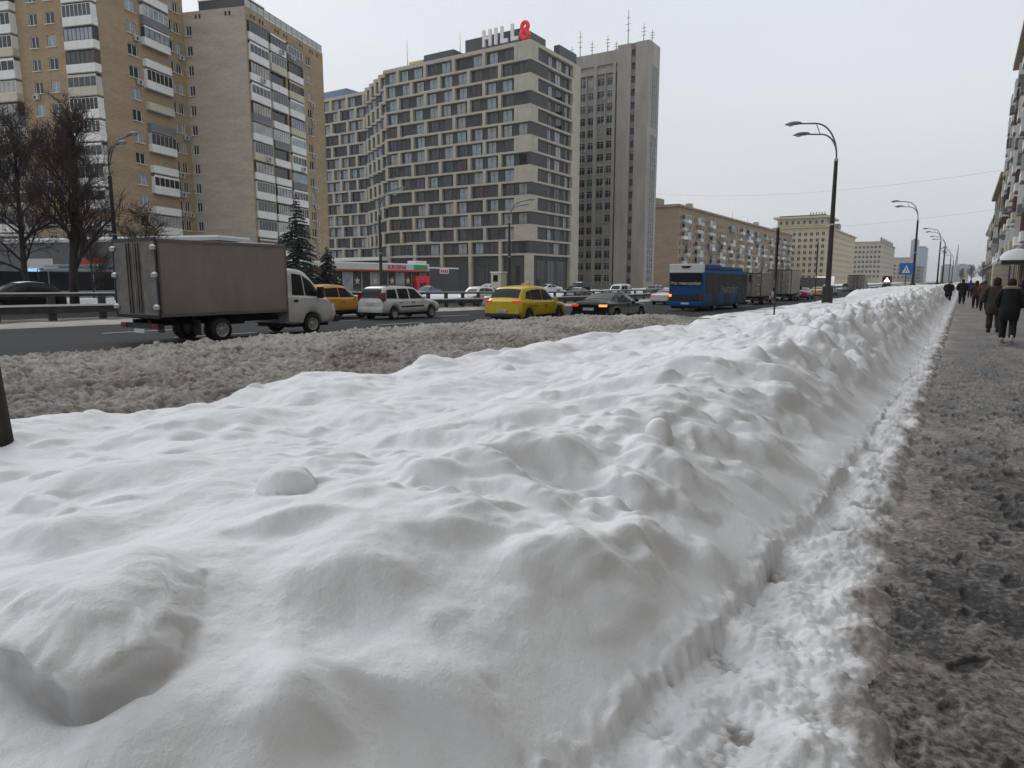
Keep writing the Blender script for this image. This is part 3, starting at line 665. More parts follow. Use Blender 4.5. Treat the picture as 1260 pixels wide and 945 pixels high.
def wall_with_holes(b, P, W, H, holes, m, depth=0.22, z0=0.0):
    """P(u, z, d): point at u along the wall, height z, d inwards"""
    us = sorted({0.0, W} | {u for h in holes for u in h[:2]}); zs = sorted({z0, H} | {z for h in holes for z in h[2:]})
    def solid(u, z): return not any(h[0] < u < h[1] and h[2] < z < h[3] for h in holes)
    for i in range(len(us) - 1):
        j = 0
        while j < len(zs) - 1:
            if not solid((us[i] + us[i + 1]) / 2, (zs[j] + zs[j + 1]) / 2): j += 1; continue
            k = j
            while k + 1 < len(zs) - 1 and solid((us[i] + us[i + 1]) / 2, (zs[k + 1] + zs[k + 2]) / 2): k += 1
            b.face([P(us[i], zs[j], 0), P(us[i + 1], zs[j], 0), P(us[i + 1], zs[k + 1], 0), P(us[i], zs[k + 1], 0)], m); j = k + 1
    for u0, u1, a, c in holes:
        b.face([P(u0, a, 0), P(u1, a, 0), P(u1, a, depth), P(u0, a, depth)], m); b.face([P(u0, c, 0), P(u0, c, depth), P(u1, c, depth), P(u1, c, 0)], m)
        b.face([P(u0, a, 0), P(u0, a, depth), P(u0, c, depth), P(u0, c, 0)], m); b.face([P(u1, a, 0), P(u1, c, 0), P(u1, c, depth), P(u1, a, depth)], m)
        b.face([P(u0, a, depth), P(u1, a, depth), P(u1, c, depth), P(u0, c, depth)], 'pane_dark')

def ac_mesh():
    def f():
        b = MB(); b.box(-0.4, 0.4, -0.42, -0.10, 0, 0.55, 'grey_light'); b.box(-0.36, -0.31, -0.12, 0, 0.05, 0.1, 'dark_metal'); b.box(0.31, 0.36, -0.12, 0, 0.05, 0.1, 'dark_metal')
        b.tube([(-0.1, -0.425, 0.28), (-0.1, -0.43, 0.28)], [0.2, 0.2], 'dark_metal', 12); return b.mesh('air_conditioner')
    return cached('ac', f)
mat('grey_light', (0.45, 0.45, 0.44), 0.7)
def balcony(parent, w, loc, rz, variant, prot=1.0, h=2.63):
    """loggia: slab and parapet, glazing above it, panes behind; faces -y, origin at slab level in the middle"""
    par = ['white_paint', 'white_paint', 'white_paint', 'cream_paint', 'grey_paint'][variant % 5]
    fr = ['white_frame', 'white_frame', 'grey_light', 'dark_frame', 'brown_frame'][(variant // 5) % 5]
    op = variant % 7 == 6
    def f():
        b = MB(); b.box(-w / 2, w / 2, -prot, 0.0, 0, 0.14, 'concrete'); b.box(-w / 2 + 0.01, w / 2 - 0.01, -prot - 0.02, -prot + 0.07, 0.10, 1.05, par)
        for s in (-1, 1): b.box(s * (w / 2 - 0.005) - 0.035, s * (w / 2 - 0.005) + 0.035, -prot + 0.072, 0, 0.142, 1.05, par)
        return b.mesh('balcony')
    o = link('balcony', cached(('balc', w, prot, par), f), parent, loc, rz)
    if not op:
        n = 5 + variant % 3; gh = h - 0.14 - 1.05 - (0.25 if variant % 3 == 0 else 0.02)
        def g():
            b = MB(); t = 0.06; y = -prot
            for zz in (0, gh - t): b.box(-w / 2 + 0.02, w / 2 - 0.02, y, y + 0.06, zz, zz + t, fr)
            for k in range(n + 1):
                x = -w / 2 + 0.02 + (w - 0.04 - t) * k / n; b.box(x, x + t, y + 0.002, y + 0.058, t, gh - t, fr)
            for s in (-1, 1): b.box(s * (w / 2 - 0.05) - 0.02, s * (w / 2 - 0.05) + 0.02, y + 0.06, 0, 0, gh, fr)
            if variant % 3 == 0: b.box(-w / 2 + 0.03, w / 2 - 0.03, y + 0.004, y + 0.05, gh, gh + 0.24, par)
            return b.mesh('glazing')
        q = link('glazing', cached(('glz', w, prot, fr, n, gh, par if variant % 3 == 0 else 0), g), o, (0, 0, 1.051))
        def p():
            b = MB(); b.box(-w / 2 + 0.05, w / 2 - 0.05, -prot + 0.03, -prot + 0.04, 0.03, gh - 0.03, 'pane_dark'); return b.mesh('pane')
        link('pane', cached(('gpane', w, prot, gh), p), o, (0, 0, 1.051), 0, wr.choice(['pane_dark', 'pane_mid', 'pane_mid', 'pane_sky_painted', 'pane_curtain']))
    return o

# ---------------------------------------------------------------- the ochre brick block of flats on the left
def residential():
    root = empty('apartment_block', (-84.1, 64.95, -0.15), R(18.25), 'tall ochre and pinkish brick block of flats with stacked white balconies, at left', 'apartment building')
    FH = 2.63; NF = 14; H = 38.3
    # ochre wing: front wall (faces -y) at y=-14.9, x from -9.7 leftwards; side wall (faces +x) at x=-9.7
    b = MB(); Wf = 38.0
    fl = [(6.3, 7.65), (8.9, 10.1), (19.5, 20.8), (22.0, 23.2)]; holes = []
    for k in range(NF + 1):
        z = k * FH + 0.95
        for a, c in fl: holes.append((a, c, z, z + 1.4))
    wall_with_holes(b, lambda u, z, d: (-9.7 - u, -14.9 + d, z), Wf, H + 3.4, holes, 'brick_ochre')
    b.build('front_wall', root)
    for h in holes:
        window(root, h[1] - h[0], 1.4, (-9.7 - (h[0] + h[1]) / 2, -14.9 + 0.12, h[2]), 0, 2, sill='white_paint')
        if wr.random() < 0.22: link('air_conditioner', ac_mesh(), root, (-9.7 - (h[0] + h[1]) / 2 - wr.uniform(-.4, .4), -14.9, h[2] - 0.75), 0)
    b = MB(); holes = []
    for k in range(NF + 1):
        z = k * FH + 0.95
        for a, c in ((4.4, 6.0), (12.0, 12.6), (13.0, 14.0)): holes.append((a, c, z, z + 1.4))
    wall_with_holes(b, lambda u, z, d: (-9.7 - d, -14.9 + u, z), 14.9, H + 3.4, holes, 'brick_ochre')
    b.build('side_wall', root)
    for h in holes:
        window(root, round(h[1] - h[0], 2), 1.4, (-9.7 - 0.12, -14.9 + (h[0] + h[1]) / 2, h[2]), R(90), 2 if h[1] - h[0] > 0.8 else 1, sill='white_paint')
        if wr.random() < 0.30: link('air_conditioner', ac_mesh(), root, (-9.7, -14.9 + h[1] - 0.2, h[2] - 0.75), R(90))
    for k in range(NF + 1):
        z = k * FH
        balcony(root, 4.2, (-9.7 - 2.15, -14.9, z), 0, wr.randrange(175), 0.9)
        balcony(root, 5.0, (-9.7 - 14.5, -14.9, z), 0, wr.randrange(175), 0.9)
        balcony(root, 4.6, (-9.7 - 27.0, -14.9, z), 0, wr.randrange(175), 0.9)
        balcony(root, 4.6, (-9.7, -14.9 + 9.05, z), R(90), wr.randrange(175), 0.55)
    b = MB(); b.box(-9.7 - Wf, -9.72, -14.88, 0.2, H + 3.39, H + 3.6, 'roof_felt'); b.build('roof', root)
    # pinkish wing: end wall (faces -y) at y=0, x -9.7..0; side wall (faces +x) at x=0
    b = MB(); holes = [(8.5, 9.4, k * FH + 1.0, k * FH + 2.35) for k in range(NF)]
    slots = [(a, a + 0.35, 37.3, 37.9) for a in (2.2, 2.8, 6.9, 7.5)]
    wall_with_holes(b, lambda u, z, d: (-u, d, z), 9.7, H, holes + slots, 'brick_pinkish')
    b.build('end_wall', root)
    for h in holes: window(root, 0.9, 1.35, (-(h[0] + h[1]) / 2, 0.12, h[2]), 0, 2, sill='white_paint', panes=['pane_dark', 'pane_dark', 'pane_mid'])
    b = MB(); holes = [(15.3, 16.7, k * FH + 0.95, k * FH + 2.35) for k in range(NF)]
    slots = [(a, a + 0.4, 37.2, 37.75) for a in (1.2, 1.9, 3.2, 3.9, 7, 7.7, 9.2, 9.9, 13.5, 14.2, 16.5, 17.2, 18.6)]
    rec = [(a, c, 0.0, 36.75) for a, c in ((0.35, 4.95), (5.35, 9.45), (9.85, 14.05))]
    wall_with_holes(b, lambda u, z, d: (-d, u, z), 20.6, H, holes + slots + rec, 'brick_ochre', depth=0.25)
    b.build('side_wall', root)
    for h in holes:
        window(root, 1.4, 1.4, (-0.12, (h[0] + h[1]) / 2, h[2]), R(90), 2, sill='white_paint')
        if wr.random() < 0.45: link('air_conditioner', ac_mesh(), root, (0, (h[0] + h[1]) / 2 + 0.5, h[2] - 0.75), R(90))
    for k in range(NF):
        for c, wd in ((2.65, 4.4), (7.4, 3.9), (11.95, 4.0)):
            v = wr.randrange(175)
            balcony(root, wd, (-0.248, c, k * FH), R(90), v, 0.50)
            if wr.random() < 0.28: link('air_conditioner', ac_mesh(), root, (0.27, c + wr.uniform(-1.3, 1.3), k * FH + 0.25), R(90))
    b = MB(); b.box(-24, -0.02, 0.02, 20.6, H - 0.3, H - 0.05, 'roof_felt'); b.box(-24, 0, 20.4, 20.59, 0, H - 0.31, 'brick_ochre'); b.box(-24, -23.8, 0, 20.4, 0, H - 0.31, 'brick_ochre')
    b.build('roof', root)
    b = MB()
    for k in range(15): b.box(-0.12, -0.06, 0.1 + k * 1.45, 0.16 + k * 1.45, H - 0.05, H + 1.1, 'dark_metal')
    b.box(-0.13, -0.05, 0.1, 20.5, H + 1.1, H + 1.16, 'dark_metal'); b.box(-0.10, -0.08, 0.1, 20.5, H + 0.1, H + 1.05, 'grey_light')
    b.build('roof_railing', root)
    b = MB(); b.box(-9, -1.6, 2.5, 7, H - 0.04, H + 2.2, 'roof_panel'); b.box(-9.1, -1.5, 2.4, 7.1, H + 2.2, H + 2.35, 'snow_cap'); b.build('lift_house', root)
residential()

# ---------------------------------------------------------------- the beige hotel-apartment grid with the roof sign
def frame_bay(root, x0, x1, y, z0, z1, face, first, odd, panes):
    pass
def hotel():
    root = empty('office_building', (-77.1, 127.6, -0.55), 0, 'large beige building with staggered window grid and white and red roof sign', 'building')
    Z0 = 7.8; FH = 3.0; NF = 14; ZT = Z0 + FH * NF
    PZ = ['pane_dark'] * 3 + ['pane_mid'] * 3 + ['pane_sky_painted'] * 4 + ['pane_curtain', 'pane_red']
    PU = ['pane_sky_painted'] * 6 + ['pane_mid'] * 2 + ['pane_dark', 'pane_curtain', 'pane_curtain']  # mostly panes with painted sky reflection, chosen more often higher up
    D = 0.75
    # polyline of the long front (local x to the left is negative); each run: x from, x to, y
    runs = [(-40.0, 0.0, 0.0)] + [(-40.0 - 3.5 * (k + 1), -40.0 - 3.5 * k, 2.1 * (k + 1)) for k in range(4)] + [(-90.0, -54.0, 10.5)]
    core = MB(); 
    for a, c, y in runs: core.box(a, (-D - 0.3 if c == 0 else c - 0.002), y + D, y + 24, 0, ZT + 0.1, 'facade_grey')
    core.build('core_wall', root)
    def win(w, x, y, z, rz, h=2.36, n=2):
        window(root, w, h, (x, y, z), rz, n, 'dark_frame', False, None, PU if wr.random() < (z - 12) / 45 else PZ)
    slab_cache = {}
    for ri, (a, c, y) in enumerate(runs):
        L = c - a
        for k in range(NF + 1):
            z = Z0 + k * FH; t = 0.75 if k == NF else 0.42
            b = MB(); b.box(a, c, y, y + D + 0.05, z - 0.2, z - 0.2 + t, 'facade_beige'); b.build('floor_band', root)
            if k < NF and wr.random() < 0.55:
                s = MB(); sx0 = a + wr.uniform(0, L * 0.6); s.box(sx0, min(c, sx0 + wr.uniform(2, 8)), y - 0.03, y + D, z + 0.22, z + 0.30, 'snow_cap'); s.build('snow_ledge', root)
        for k in range(NF):
            z = Z0 + k * FH + 0.22; h = FH - 0.42
            if ri == 0:
                off = 4.0 if k % 2 else 0.0; xs = [x for x in np.arange(-40 + off, 0.01, 8.0)]
                for x in xs:
                    if x > -0.3: continue
                    b_ = cached(('pier', 0.75, h), lambda: (lambda q: (q.box(0, 0.75, 0, D + 0.04, 0, h, 'facade_beige'), q.mesh('pier'))[1])(MB()))
                    link('pier', b_, root, (float(x), y, z))
                for x in np.arange(-40 + off - 8, 0, 8.0):
                    for q in (2.3, 6.2):
                        xx = float(x) + q + (0.3 if wr.random() < 0.5 else -0.2)
                        if -39 < xx < -1.6: win(2.1 if q < 3 else 2.4, xx, y + D - 0.09, z + 0.06, 0)
            elif ri == len(runs) - 1:
                off = 3.0 if k % 2 else 0.0
                for x in np.arange(a + off, c - 0.5, 6.0):
                    link('pier', cached(('pier', 0.75, h), None), root, (float(x), y, z))
                    for q in (1.9, 4.5):
                        if x + q + 1 < c: win(1.8, float(x) + q, y + D - 0.09, z + 0.06, 0)
            else:
                if k % 2: link('pier', cached(('pier', 0.75, h), None), root, (a, y, z))
                else: link('pier', cached(('pier', 0.75, h), None), root, (c - 0.76, y, z))
                win(2.0, (a + c) / 2 + (0.35 if k % 2 else -0.35), y + D - 0.09, z + 0.06, 0)
    # ground floors under the bands
    for x in np.arange(-40, -0.2, 8.0):
        b = MB(); b.box(float(x), float(x) + 0.8, 0.0, D, 0, Z0 - 0.2, 'facade_beige'); b.build('pier', root)
    for x in np.arange(-36.5, -1, 8.0): window(root, 3.0, 5.0, (float(x), D - 0.09, 0.5), 0, 3, 'dark_frame', False, None, ['pane_dark', 'pane_mid'])
    b = MB(); b.box(-64, -40.01, -2.0, 9, 7.1, 7.9, 'white_paint'); b.box(-63, -40.3, 0.5, 9, 0, 7.1, 'facade_grey'); b.build('podium', root)
    # street side, facing +x, 22 m long
    L = 22.0
    cw = MB(); cw.box(-D - 0.29, -D, D + 0.05, L - 0.2, 0, ZT + 0.05, 'facade_grey'); cw.build('core_wall', root)
    for k in range(NF + 1):
        z = Z0 + k * FH; t = 0.75 if k == NF else 0.42
        b = MB(); b.box(-D - 0.04, 0.0, 0.002 + D, L, z - 0.197, z - 0.197 + t - 0.003, 'facade_beige'); b.build('floor_band', root)
    for k in range(NF):
        z = Z0 + k * FH + 0.226; h = FH - 0.43
        b = MB(); b.box(-D, -0.002, L - 4.2 + (0.6 if k % 2 else 0), L - 0.01, z, z + h, 'facade_beige'); b.build('pier', root)
        if k % 2:
            b = MB(); b.box(-3.2, -0.004, 0.004, 3.0, z, z + h, 'facade_beige'); b.build('corner_panel', root)
        else:
            b = MB(); b.box(-0.9, -0.14, 0.15, 7.2, z, z + h, 'facade_grey'); b.build('corner_panel', root)
        if k % 2:
            b = MB(); b.box(-D, -0.30, 3.01, 7.2, z, z + h, 'facade_grey'); b.build('side_panel', root)
        for yy, w in ((8.6, 1.6), (12.4, 2.4), (16.2, 1.5)): window(root, w, 2.4, (-D + 0.09, yy + (0.5 if k % 2 else 0), z + 0.05), R(90), 2, 'dark_frame', False, None, PZ)
        if 2 < NF - k < 6:
            b = MB(); b.box(-0.42, 0.12, 13.0, 14.4, z + 0.1, z + 1.0, 'dark_metal'); b.build('air_conditioner', root)
    b = MB(); b.box(-1.4, -0.003, 0.003, 1.6, 0, Z0 - 0.2, 'facade_beige'); b.build('corner_pillar', root); b = MB(); b.box(-1.2, -0.004, L - 4, L - 0.02, 0, Z0 - 0.2, 'facade_beige'); b.build('corner_pillar', root)
    for yy in (5.5, 10.0, 14.5): window(root, 3.2, 6.2, (-D + 0.09, yy, 0.4), R(90), 2, 'dark_frame', False, None, ['pane_dark', 'pane_mid'])
    # roof
    b = MB(); b.box(-90, -54.1, 11.4, 34, ZT + 0.11, ZT + 0.2, 'roof_felt'); b.box(-54, -0.8, 9.4, 23, ZT + 0.11, ZT + 0.2, 'roof_felt'); b.build('roof', root)
    for x0, x1, y0, y1, h, m in ((-18.5, -3.5, 3.0, 12, 4.2, 'roof_panel'), (-31, -22.5, 4, 10, 3.4, 'roof_panel'), (-35.5, -31.2, 4, 8, 2.6, 'yellow_box'), (-46, -38.5, 9, 14, 3.0, 'roof_panel'),
                                 (-78, -66, 14, 20, 3.4, 'blue_glass'), (-83, -78.3, 14, 18, 2.6, 'yellow_box'), (-2.0, -0.6, 13, 21, 3.0, 'roof_panel')):
        b = MB(); b.box(x0, x1, y0, y1, ZT + 0.15, ZT + h, m); b.build('roof_plant', root)
    for x, h in ((-21.4, 7), (-36.8, 8)):
        b = MB(); b.tube([(x, 5, ZT), (x, 5, ZT + h)], [0.09, 0.03], 'dark_metal', 6); b.build('mast', root)
    for x0, x1 in ((-24, -12), (-11, -5), (-38, -29)):
        b = MB(); b.loft([[(x0 + (x1 - x0) * t, 0.3 + yy, ZT + 0.40 + (0.05 + 0.7 * math.sin(PI * t) * (0.6 + 0.4 * math.sin(t * 9))) * hh) for yy, hh in ((0, 0), (0.3, 0.7), (1.2, 1.0), (2.6, 0))] for t in np.linspace(0, 1, 12)], 'snow_cap', True, True); b.build('snow_drift', root, True)
    # the sign: four white letters and a red figure
    sg = empty('roof_sign', (-77.1, 127.6, -0.55 + ZT), 0, 'white HILL lettering with a glossy red 8 on the roof edge', 'sign')
    x = -12.9; K = 0.76
    def letter(nm, boxes, x):
        b = MB()
        for q in boxes: b.box(x + q[0] * K, x + q[1] * K, 1.4, 1.9, 1.5 + q[2], 1.5 + q[3], 'sign_white')
        b.build(nm, sg)
    hh = 3.3
    letter('letter_h', [(0, .8, 0, hh), (2.1, 2.9, 0, hh), (.801, 2.099, hh * .42, hh * .58)], x)
    letter('letter_i', [(0, .8, 0, hh)], x + 4.0 * K)
    letter('letter_l', [(0, .8, 0, hh), (.801, 2.3, 0, .75)], x + 6.0 * K)
    letter('letter_l', [(0, .8, 0, hh), (.801, 2.3, 0, .75)], x + 9.4 * K)
    b = MB(); cx = -2.4
    def ring(zc, r, tr, m):
        n = 20; b.loft([[(cx + math.cos(t) * (r + tr * math.cos(p)), 1.6 + 0.5 * math.sin(p), zc + math.sin(t) * (r + tr * math.cos(p))) for p in np.linspace(0, 2 * PI, 9)[:-1]] for t in np.linspace(0, 2 * PI, n)], m, False)
    ring(3.85, 0.72, 0.42, 'sign_red'); ring(2.25, 0.80, 0.45, 'sign_red')
    b.build('figure_8', sg, True)
    b = MB(); b.box(-13.2, -0.6, 1.95, 2.05, 1.0, 1.12, 'dark_metal')
    for xx in np.arange(-13, -0.6, 2.4): b.box(float(xx), float(xx) + .1, 1.951, 2.049, 0.2, 1.0, 'dark_metal'); 
    b.build('mounting_frame', sg)
hotel()

# ---------------------------------------------------------------- concrete tower behind it
def tower():
    root = empty('concrete_tower', (-68.9, 169.9, -0.55), 0, 'tall concrete tower with glazed grid and antennas behind the staggered beige building', 'tower')
    FH = 3.1; H = 60.3
    b = MB(); b.box(-8.4, -4.75, 0.0, 7.0, 0, H, 'tower_concrete'); b.box(-3.55, 0, 0.0, 7.0, 0, H, 'tower_concrete'); b.box(-4.76, -3.54, 0.45, 6.9, 0, H - 0.1, 'facade_grey'); b.build('stair_core', root)
    for k in range(19):
        z = 1.2 + k * FH; 
        link('spandrel', cached('tspan', lambda: (lambda q: (q.box(-0.59, 0.59, 0, 0.4, 0, 1.5, 'spandrel'), q.mesh('spandrel'))[1])(MB())), root, (-4.15, 0.1, z + 1.7))
    b = MB(); b.box(-34, -8.42, 1.2, 16, 0, 57.5, 'spandrel_light'); b.box(-34, -8.42, 0.7, 16.1, 54.4, 55.6, 'tower_concrete'); b.box(-34, -8.43, 0.9, 16.1, 56.6, H - 0.6, 'tower_concrete'); b.build('slab_body', root)
    fin = cached('tfin', lambda: (lambda q: (q.box(-0.4, 0.4, 0, 0.9, 0, 56.6, 'tower_concrete'), q.mesh('fin'))[1])(MB()))
    for x in (-9.4, -14.7, -20.0, -25.3, -30.6): link('fin', fin, root, (x, 0.3, 0))
    thin = cached('tthin', lambda: (lambda q: (q.box(-0.13, 0.13, 0, 0.5, 0, 54.4, 'tower_concrete'), q.mesh('mullion'))[1])(MB()))
    for x in (-12.05, -17.35, -22.65, -27.95): link('mullion', thin, root, (x, 0.72, 0))
    for k in range(17):
        z = 2.0 + k * FH
        for x in (-10.75, -13.35, -16.05, -18.65, -21.35, -23.95):
            window(root, 2.0, 1.9, (x, 1.11, z), 0, 2, 'white_frame' if wr.random() < 0.35 else 'grey_light', True, None, ['pane_dark', 'pane_dark', 'pane_mid', 'pane_red', 'pane_curtain' if wr.random() < .25 else 'pane_dark'])
            if wr.random() < 0.12: link('air_conditioner', ac_mesh(), root, (x + 0.9, 0.85, z - 0.4), 0)
    for z0, z1 in ((2, 38.5), (40.5, 55.0)):
        b = MB(); b.box(-0.2, 0.06, 1.6, 5.4, z0, z1, 'pane_mid')
        for q in np.arange(z0, z1 + .01, 1.65): b.box(-0.1, 0.12, 1.5, 5.5, float(q) - 0.06, float(q) + 0.06, 'tower_concrete')
        for q in (1.5, 2.8, 4.1, 5.4): b.box(-0.1, 0.14, q - 0.05, q + 0.05, z0, z1, 'grey_light')
        b.build('window_strip', root)
    for x, y, h in ((-7, 3, 9), (-2.8, 3, 5), (-1, 4, 3.5), (-14, 6, 5), (-18.5, 6, 4.5), (-22, 6, 7.5), (-24.5, 6, 4), (-26.5, 6, 3.5), (-12, 7, 3.5)):
        b = MB(); b.tube([(x, y, H - 1), (x, y, H + h)], [0.12, 0.05], 'dark_metal', 6)
        for q in range(3): b.box(x - 0.5 - .2 * (q % 2), x + 0.5 + .2 * (q % 2), y - 0.05, y + 0.05, H + h * (0.45 + 0.17 * q), H + h * (0.45 + 0.17 * q) + 0.08, 'dark_metal')
        b.build('antenna', root)
    b = MB(); b.box(-34, -28.5, 3, 9, H - 0.6, H + 1.4, 'dark_metal'); b.build('roof_cage', root)
tower()

# ---------------------------------------------------------------- plainer far blocks: facade grid joined, too small to pick apart
def far_block(name, label, loc, w, d, h, wallm, fh, cols_front, cols_side, rz=0.0, base=3.5, cornice=0.8, winh=1.7, winw=1.3, balc=0.0, roofm='roof_felt', sills=True):
    """front faces -y (w wide), side faces +x (d deep); origin at the front right corner"""
    root = empty(name, loc, rz, label, 'building')
    nf = max(1, int((h - base - 0.8) / fh)); b = MB()
    fcols = [w * (k + 0.5) / cols_front for k in range(cols_front)] if cols_front else []
    scols = [d * (k + 0.5) / cols_side for k in range(cols_side)] if cols_side else []
    holes_f = [(u - winw / 2, u + winw / 2, base + k * fh, base + k * fh + winh) for u in fcols for k in range(nf)]
    holes_s = [(u - winw / 2, u + winw / 2, base + k * fh, base + k * fh + winh) for u in scols for k in range(nf)]
    wall_with_holes(b, lambda u, z, q: (-u, q, z), w, h, holes_f, wallm, 0.3); wall_with_holes(b, lambda u, z, q: (-q, u, z), d, h, holes_s, wallm, 0.3)
    b.face([(-w, 0, 0), (-w, d, 0), (-w, d, h), (-w, 0, h)], wallm); b.face([(-w, d, 0), (0, d, 0), (0, d, h), (-w, d, h)], wallm)
    b.build('wall', root)
    q = MB(); q.box(-w - cornice, cornice, -cornice, d + cornice, h, h + 0.7, wallm); q.box(-w, 0, 0, d, h + 0.701, h + 0.95, roofm); q.build('cornice', root)
    g = MB()
    for h4 in holes_f:
        c = (h4[0] + h4[1]) / 2; g.box(-c - 0.05, -c + 0.05, 0.12, 0.2, h4[2], h4[3], 'white_frame')
        if sills: g.box(-h4[1], -h4[0], -0.12, 0.1, h4[2] - 0.1, h4[2], 'white_frame')
    for h4 in holes_s:
        c = (h4[0] + h4[1]) / 2; g.box(-0.2, -0.12, c - 0.05, c + 0.05, h4[2], h4[3], 'white_frame')
        if sills: g.box(-0.1, 0.12, h4[0], h4[1], h4[2] - 0.1, h4[2], 'white_frame')
    if g.v: tag(g.build('window_frames', root), kind='stuff')
    if balc:
        g = MB(); rr = random.Random(len(scols))
        for i, u in enumerate(scols):
            if i % 4 in (1, 2):
                for k in range(nf):
                    if rr.random() < balc:
                        z = base + k * fh - 0.5; L = d / cols_side * 0.5; m = rr.choice(['white_paint', 'cream_paint', 'grey_light', 'stucco_pale', 'grey_paint'])
                        g.box(0.0, 1.1, u - L, u + L * 0.92, z, z + 1.15, m)
                        if rr.random() < 0.55: g.box(0.05, 1.0, u - L * 0.95, u + L * .9, z + 1.15, z + 2.6, rr.choice(['pane_dark', 'pane_mid', 'pane_sky_painted'])); g.box(0.02, 1.06, u - L, u + L * .9, z + 2.6, z + 2.75, 'grey_light')
        tag(g.build('balconies', root), kind='stuff')
    return root
G0 = -0.55
def roof_bits(root, w, d, h, n, seed):
    rr = random.Random(seed)
    for k in range(n):
        b = MB(); x = -rr.uniform(1, w - 1); y = rr.uniform(2, d - 3)
        if rr.random() < 0.5: b.box(x - 1, x + 1, y - 1, y + 2, h + 0.9, h + rr.uniform(2, 3.2), 'stucco_pale'); nm = 'chimney'
        else: b.tube([(x, y, h + 0.9), (x, y, h + rr.uniform(2.5, 5))], 0.06, 'dark_metal', 5); nm = 'antenna'
        b.build(nm, root)
r = far_block('brick_apartment_house', 'long nine storey brown brick house with many balconies, beyond the blue bus', (-88, 248.7, G0), 18, 198, 28.6, 'brick_brown', 3.0, 0, 52, base=2.8, balc=0.75, winw=1.7)
roof_bits(r, 18, 190, 28.6, 16, 4)
b = MB(); b.box(-16, -9, 3, 9, 29.4, 32.4, 'stucco_brown'); b.build('roof_house', r)
r = far_block('yellow_stucco_house', 'pale yellow house with heavy cornice and stepped upper storey, right of the brick house', (-72, 464, G0), 30, 134, 34.2, 'stucco_yellow', 3.7, 9, 30, base=3.5, winw=1.6, winh=2.0, cornice=1.2)
b = MB()
wall_with_holes(b, lambda u, z, q: (-0.8 - u, 1.2 + q, z), 28, 40.0, [(u - .7, u + .7, 36.6, 38.6) for u in np.arange(2, 27, 3.4)], 'stucco_yellow', z0=35.16)
wall_with_holes(b, lambda u, z, q: (-0.8 - q, 1.2 + u, z), 34, 40.0, [(u - .7, u + .7, 36.6, 38.6) for u in np.arange(2, 33, 3.4)], 'stucco_yellow', z0=35.16)
b.face([(-28.8, 35.2, 35.16), (-.8, 35.2, 35.16), (-.8, 35.2, 40), (-28.8, 35.2, 40)], 'stucco_yellow'); b.face([(-28.8, 1.2, 35.16), (-28.8, 35.2, 35.16), (-28.8, 35.2, 40), (-28.8, 1.2, 40)], 'stucco_yellow')
b.box(-31, 1.4, -1, 37.4, 40, 41.2, 'stucco_yellow'); b.box(-28, -1, 2, 34, 41.21, 42, 'roof_felt'); b.build('upper_storey', r)
b = MB(); b.box(-10, -3, 70, 78, 35.2, 41, 'spandrel'); b.build('roof_house', r)
for k in range(6):
    b = MB(); x = -2 - k * 1.6; b.tube([(x, 3, 42), (x, 3, 43.2), (x, 3, 43.8)], [0.5, 0.4, 0.15], 'stucco_pale', 8); b.build('roof_urn', r)
r = far_block('pale_stone_house', 'pale grey stone house with a row of roof statues on its street side', (-63.6, 707, G0), 22, 138, 36.0, 'stucco_pale', 4.3, 7, 26, base=5, winw=1.8, winh=2.3, cornice=1.0)
for k in range(6):
    b = MB(); y = 4 + k * 22; b.tube([(-1, y, 36.9), (-1, y, 38.6), (-1, y, 39.6), (-1, y, 40.2), (-1, y, 40.9)], [1.0, 0.8, 1.0, 0.4, 0.5], 'spandrel', 8); b.build('roof_statue', r)
far_block('small_beige_house', 'small far beige house just right of the one with roof statues', (-52, 905, G0), 34, 90, 27.2, 'stucco_pale', 4.3, 8, 18, base=5, winw=1.9, winh=2.3)
far_block('low_grey_house', 'low far grey house partly behind the blue road sign', (-40, 880, G0), 13, 60, 17.0, 'spandrel', 4.0, 3, 12, base=4, winw=1.8, winh=2)
def glass_slab(nm, label, x, y, w, d, h, m='blue_glass'):
    root = empty(nm, (x, y, G0), 0, label, 'tower'); b = MB(); b.box(-w, 0, 0, d, 0, h, m); b.build('glass_wall', root)
    g = MB()
    for z in np.arange(4, h, 4.0): g.box(-w - .15, .15, -.15, d + .15, float(z), float(z) + 0.5, 'grey_light')
    for u in np.arange(0, w + .1, w / 4): g.box(-u - .2, -u + .2, -.2, 0, 0, h, 'grey_light')
    tag(g.build('mullions', root), kind='stuff')
    b = MB(); b.box(-w * .8, -w * .2, d * .2, d * .8, h, h + 2.5, 'roof_panel'); b.build('roof_plant', root)
glass_slab('glass_tower', 'taller left one of the two distant blue glass towers', -80, 1600, 13, 25, 81)
glass_slab('glass_tower', 'lower right one of the two distant blue glass towers', -63, 1580, 19, 25, 65.5)
glass_slab('far_office_block', 'hazy far block left of the needle monument', -22, 1950, 26, 20, 38, 'spandrel')
glass_slab('far_office_block', 'hazy far block right of the needle monument', 8, 1980, 26, 20, 39, 'spandrel')
mo = empty('needle_monument', (-22, 2300, G0), 0, 'thin tapering needle monument on the far horizon', 'monument')
b = MB(); b.tube([(0, 0, 0), (0, 0, 30), (1.5, 0, 70), (2.5, 0, 102)], [7, 4.5, 2.4, 0.6], 'spandrel', 8); b.build('shaft', mo); b = MB(); b.box(-14, 14, -14, 14, 0, 6, 'spandrel'); b.build('plinth', mo)
mo = empty('radio_mast', (-15.5, 700, G0), 0, 'thin far radio mast with small dishes between the street lamps', 'mast')
b = MB(); b.tube([(0, 0, 0), (0, 0, 33.5)], [0.9, 0.45], 'spandrel', 8); b.build('pole', mo)
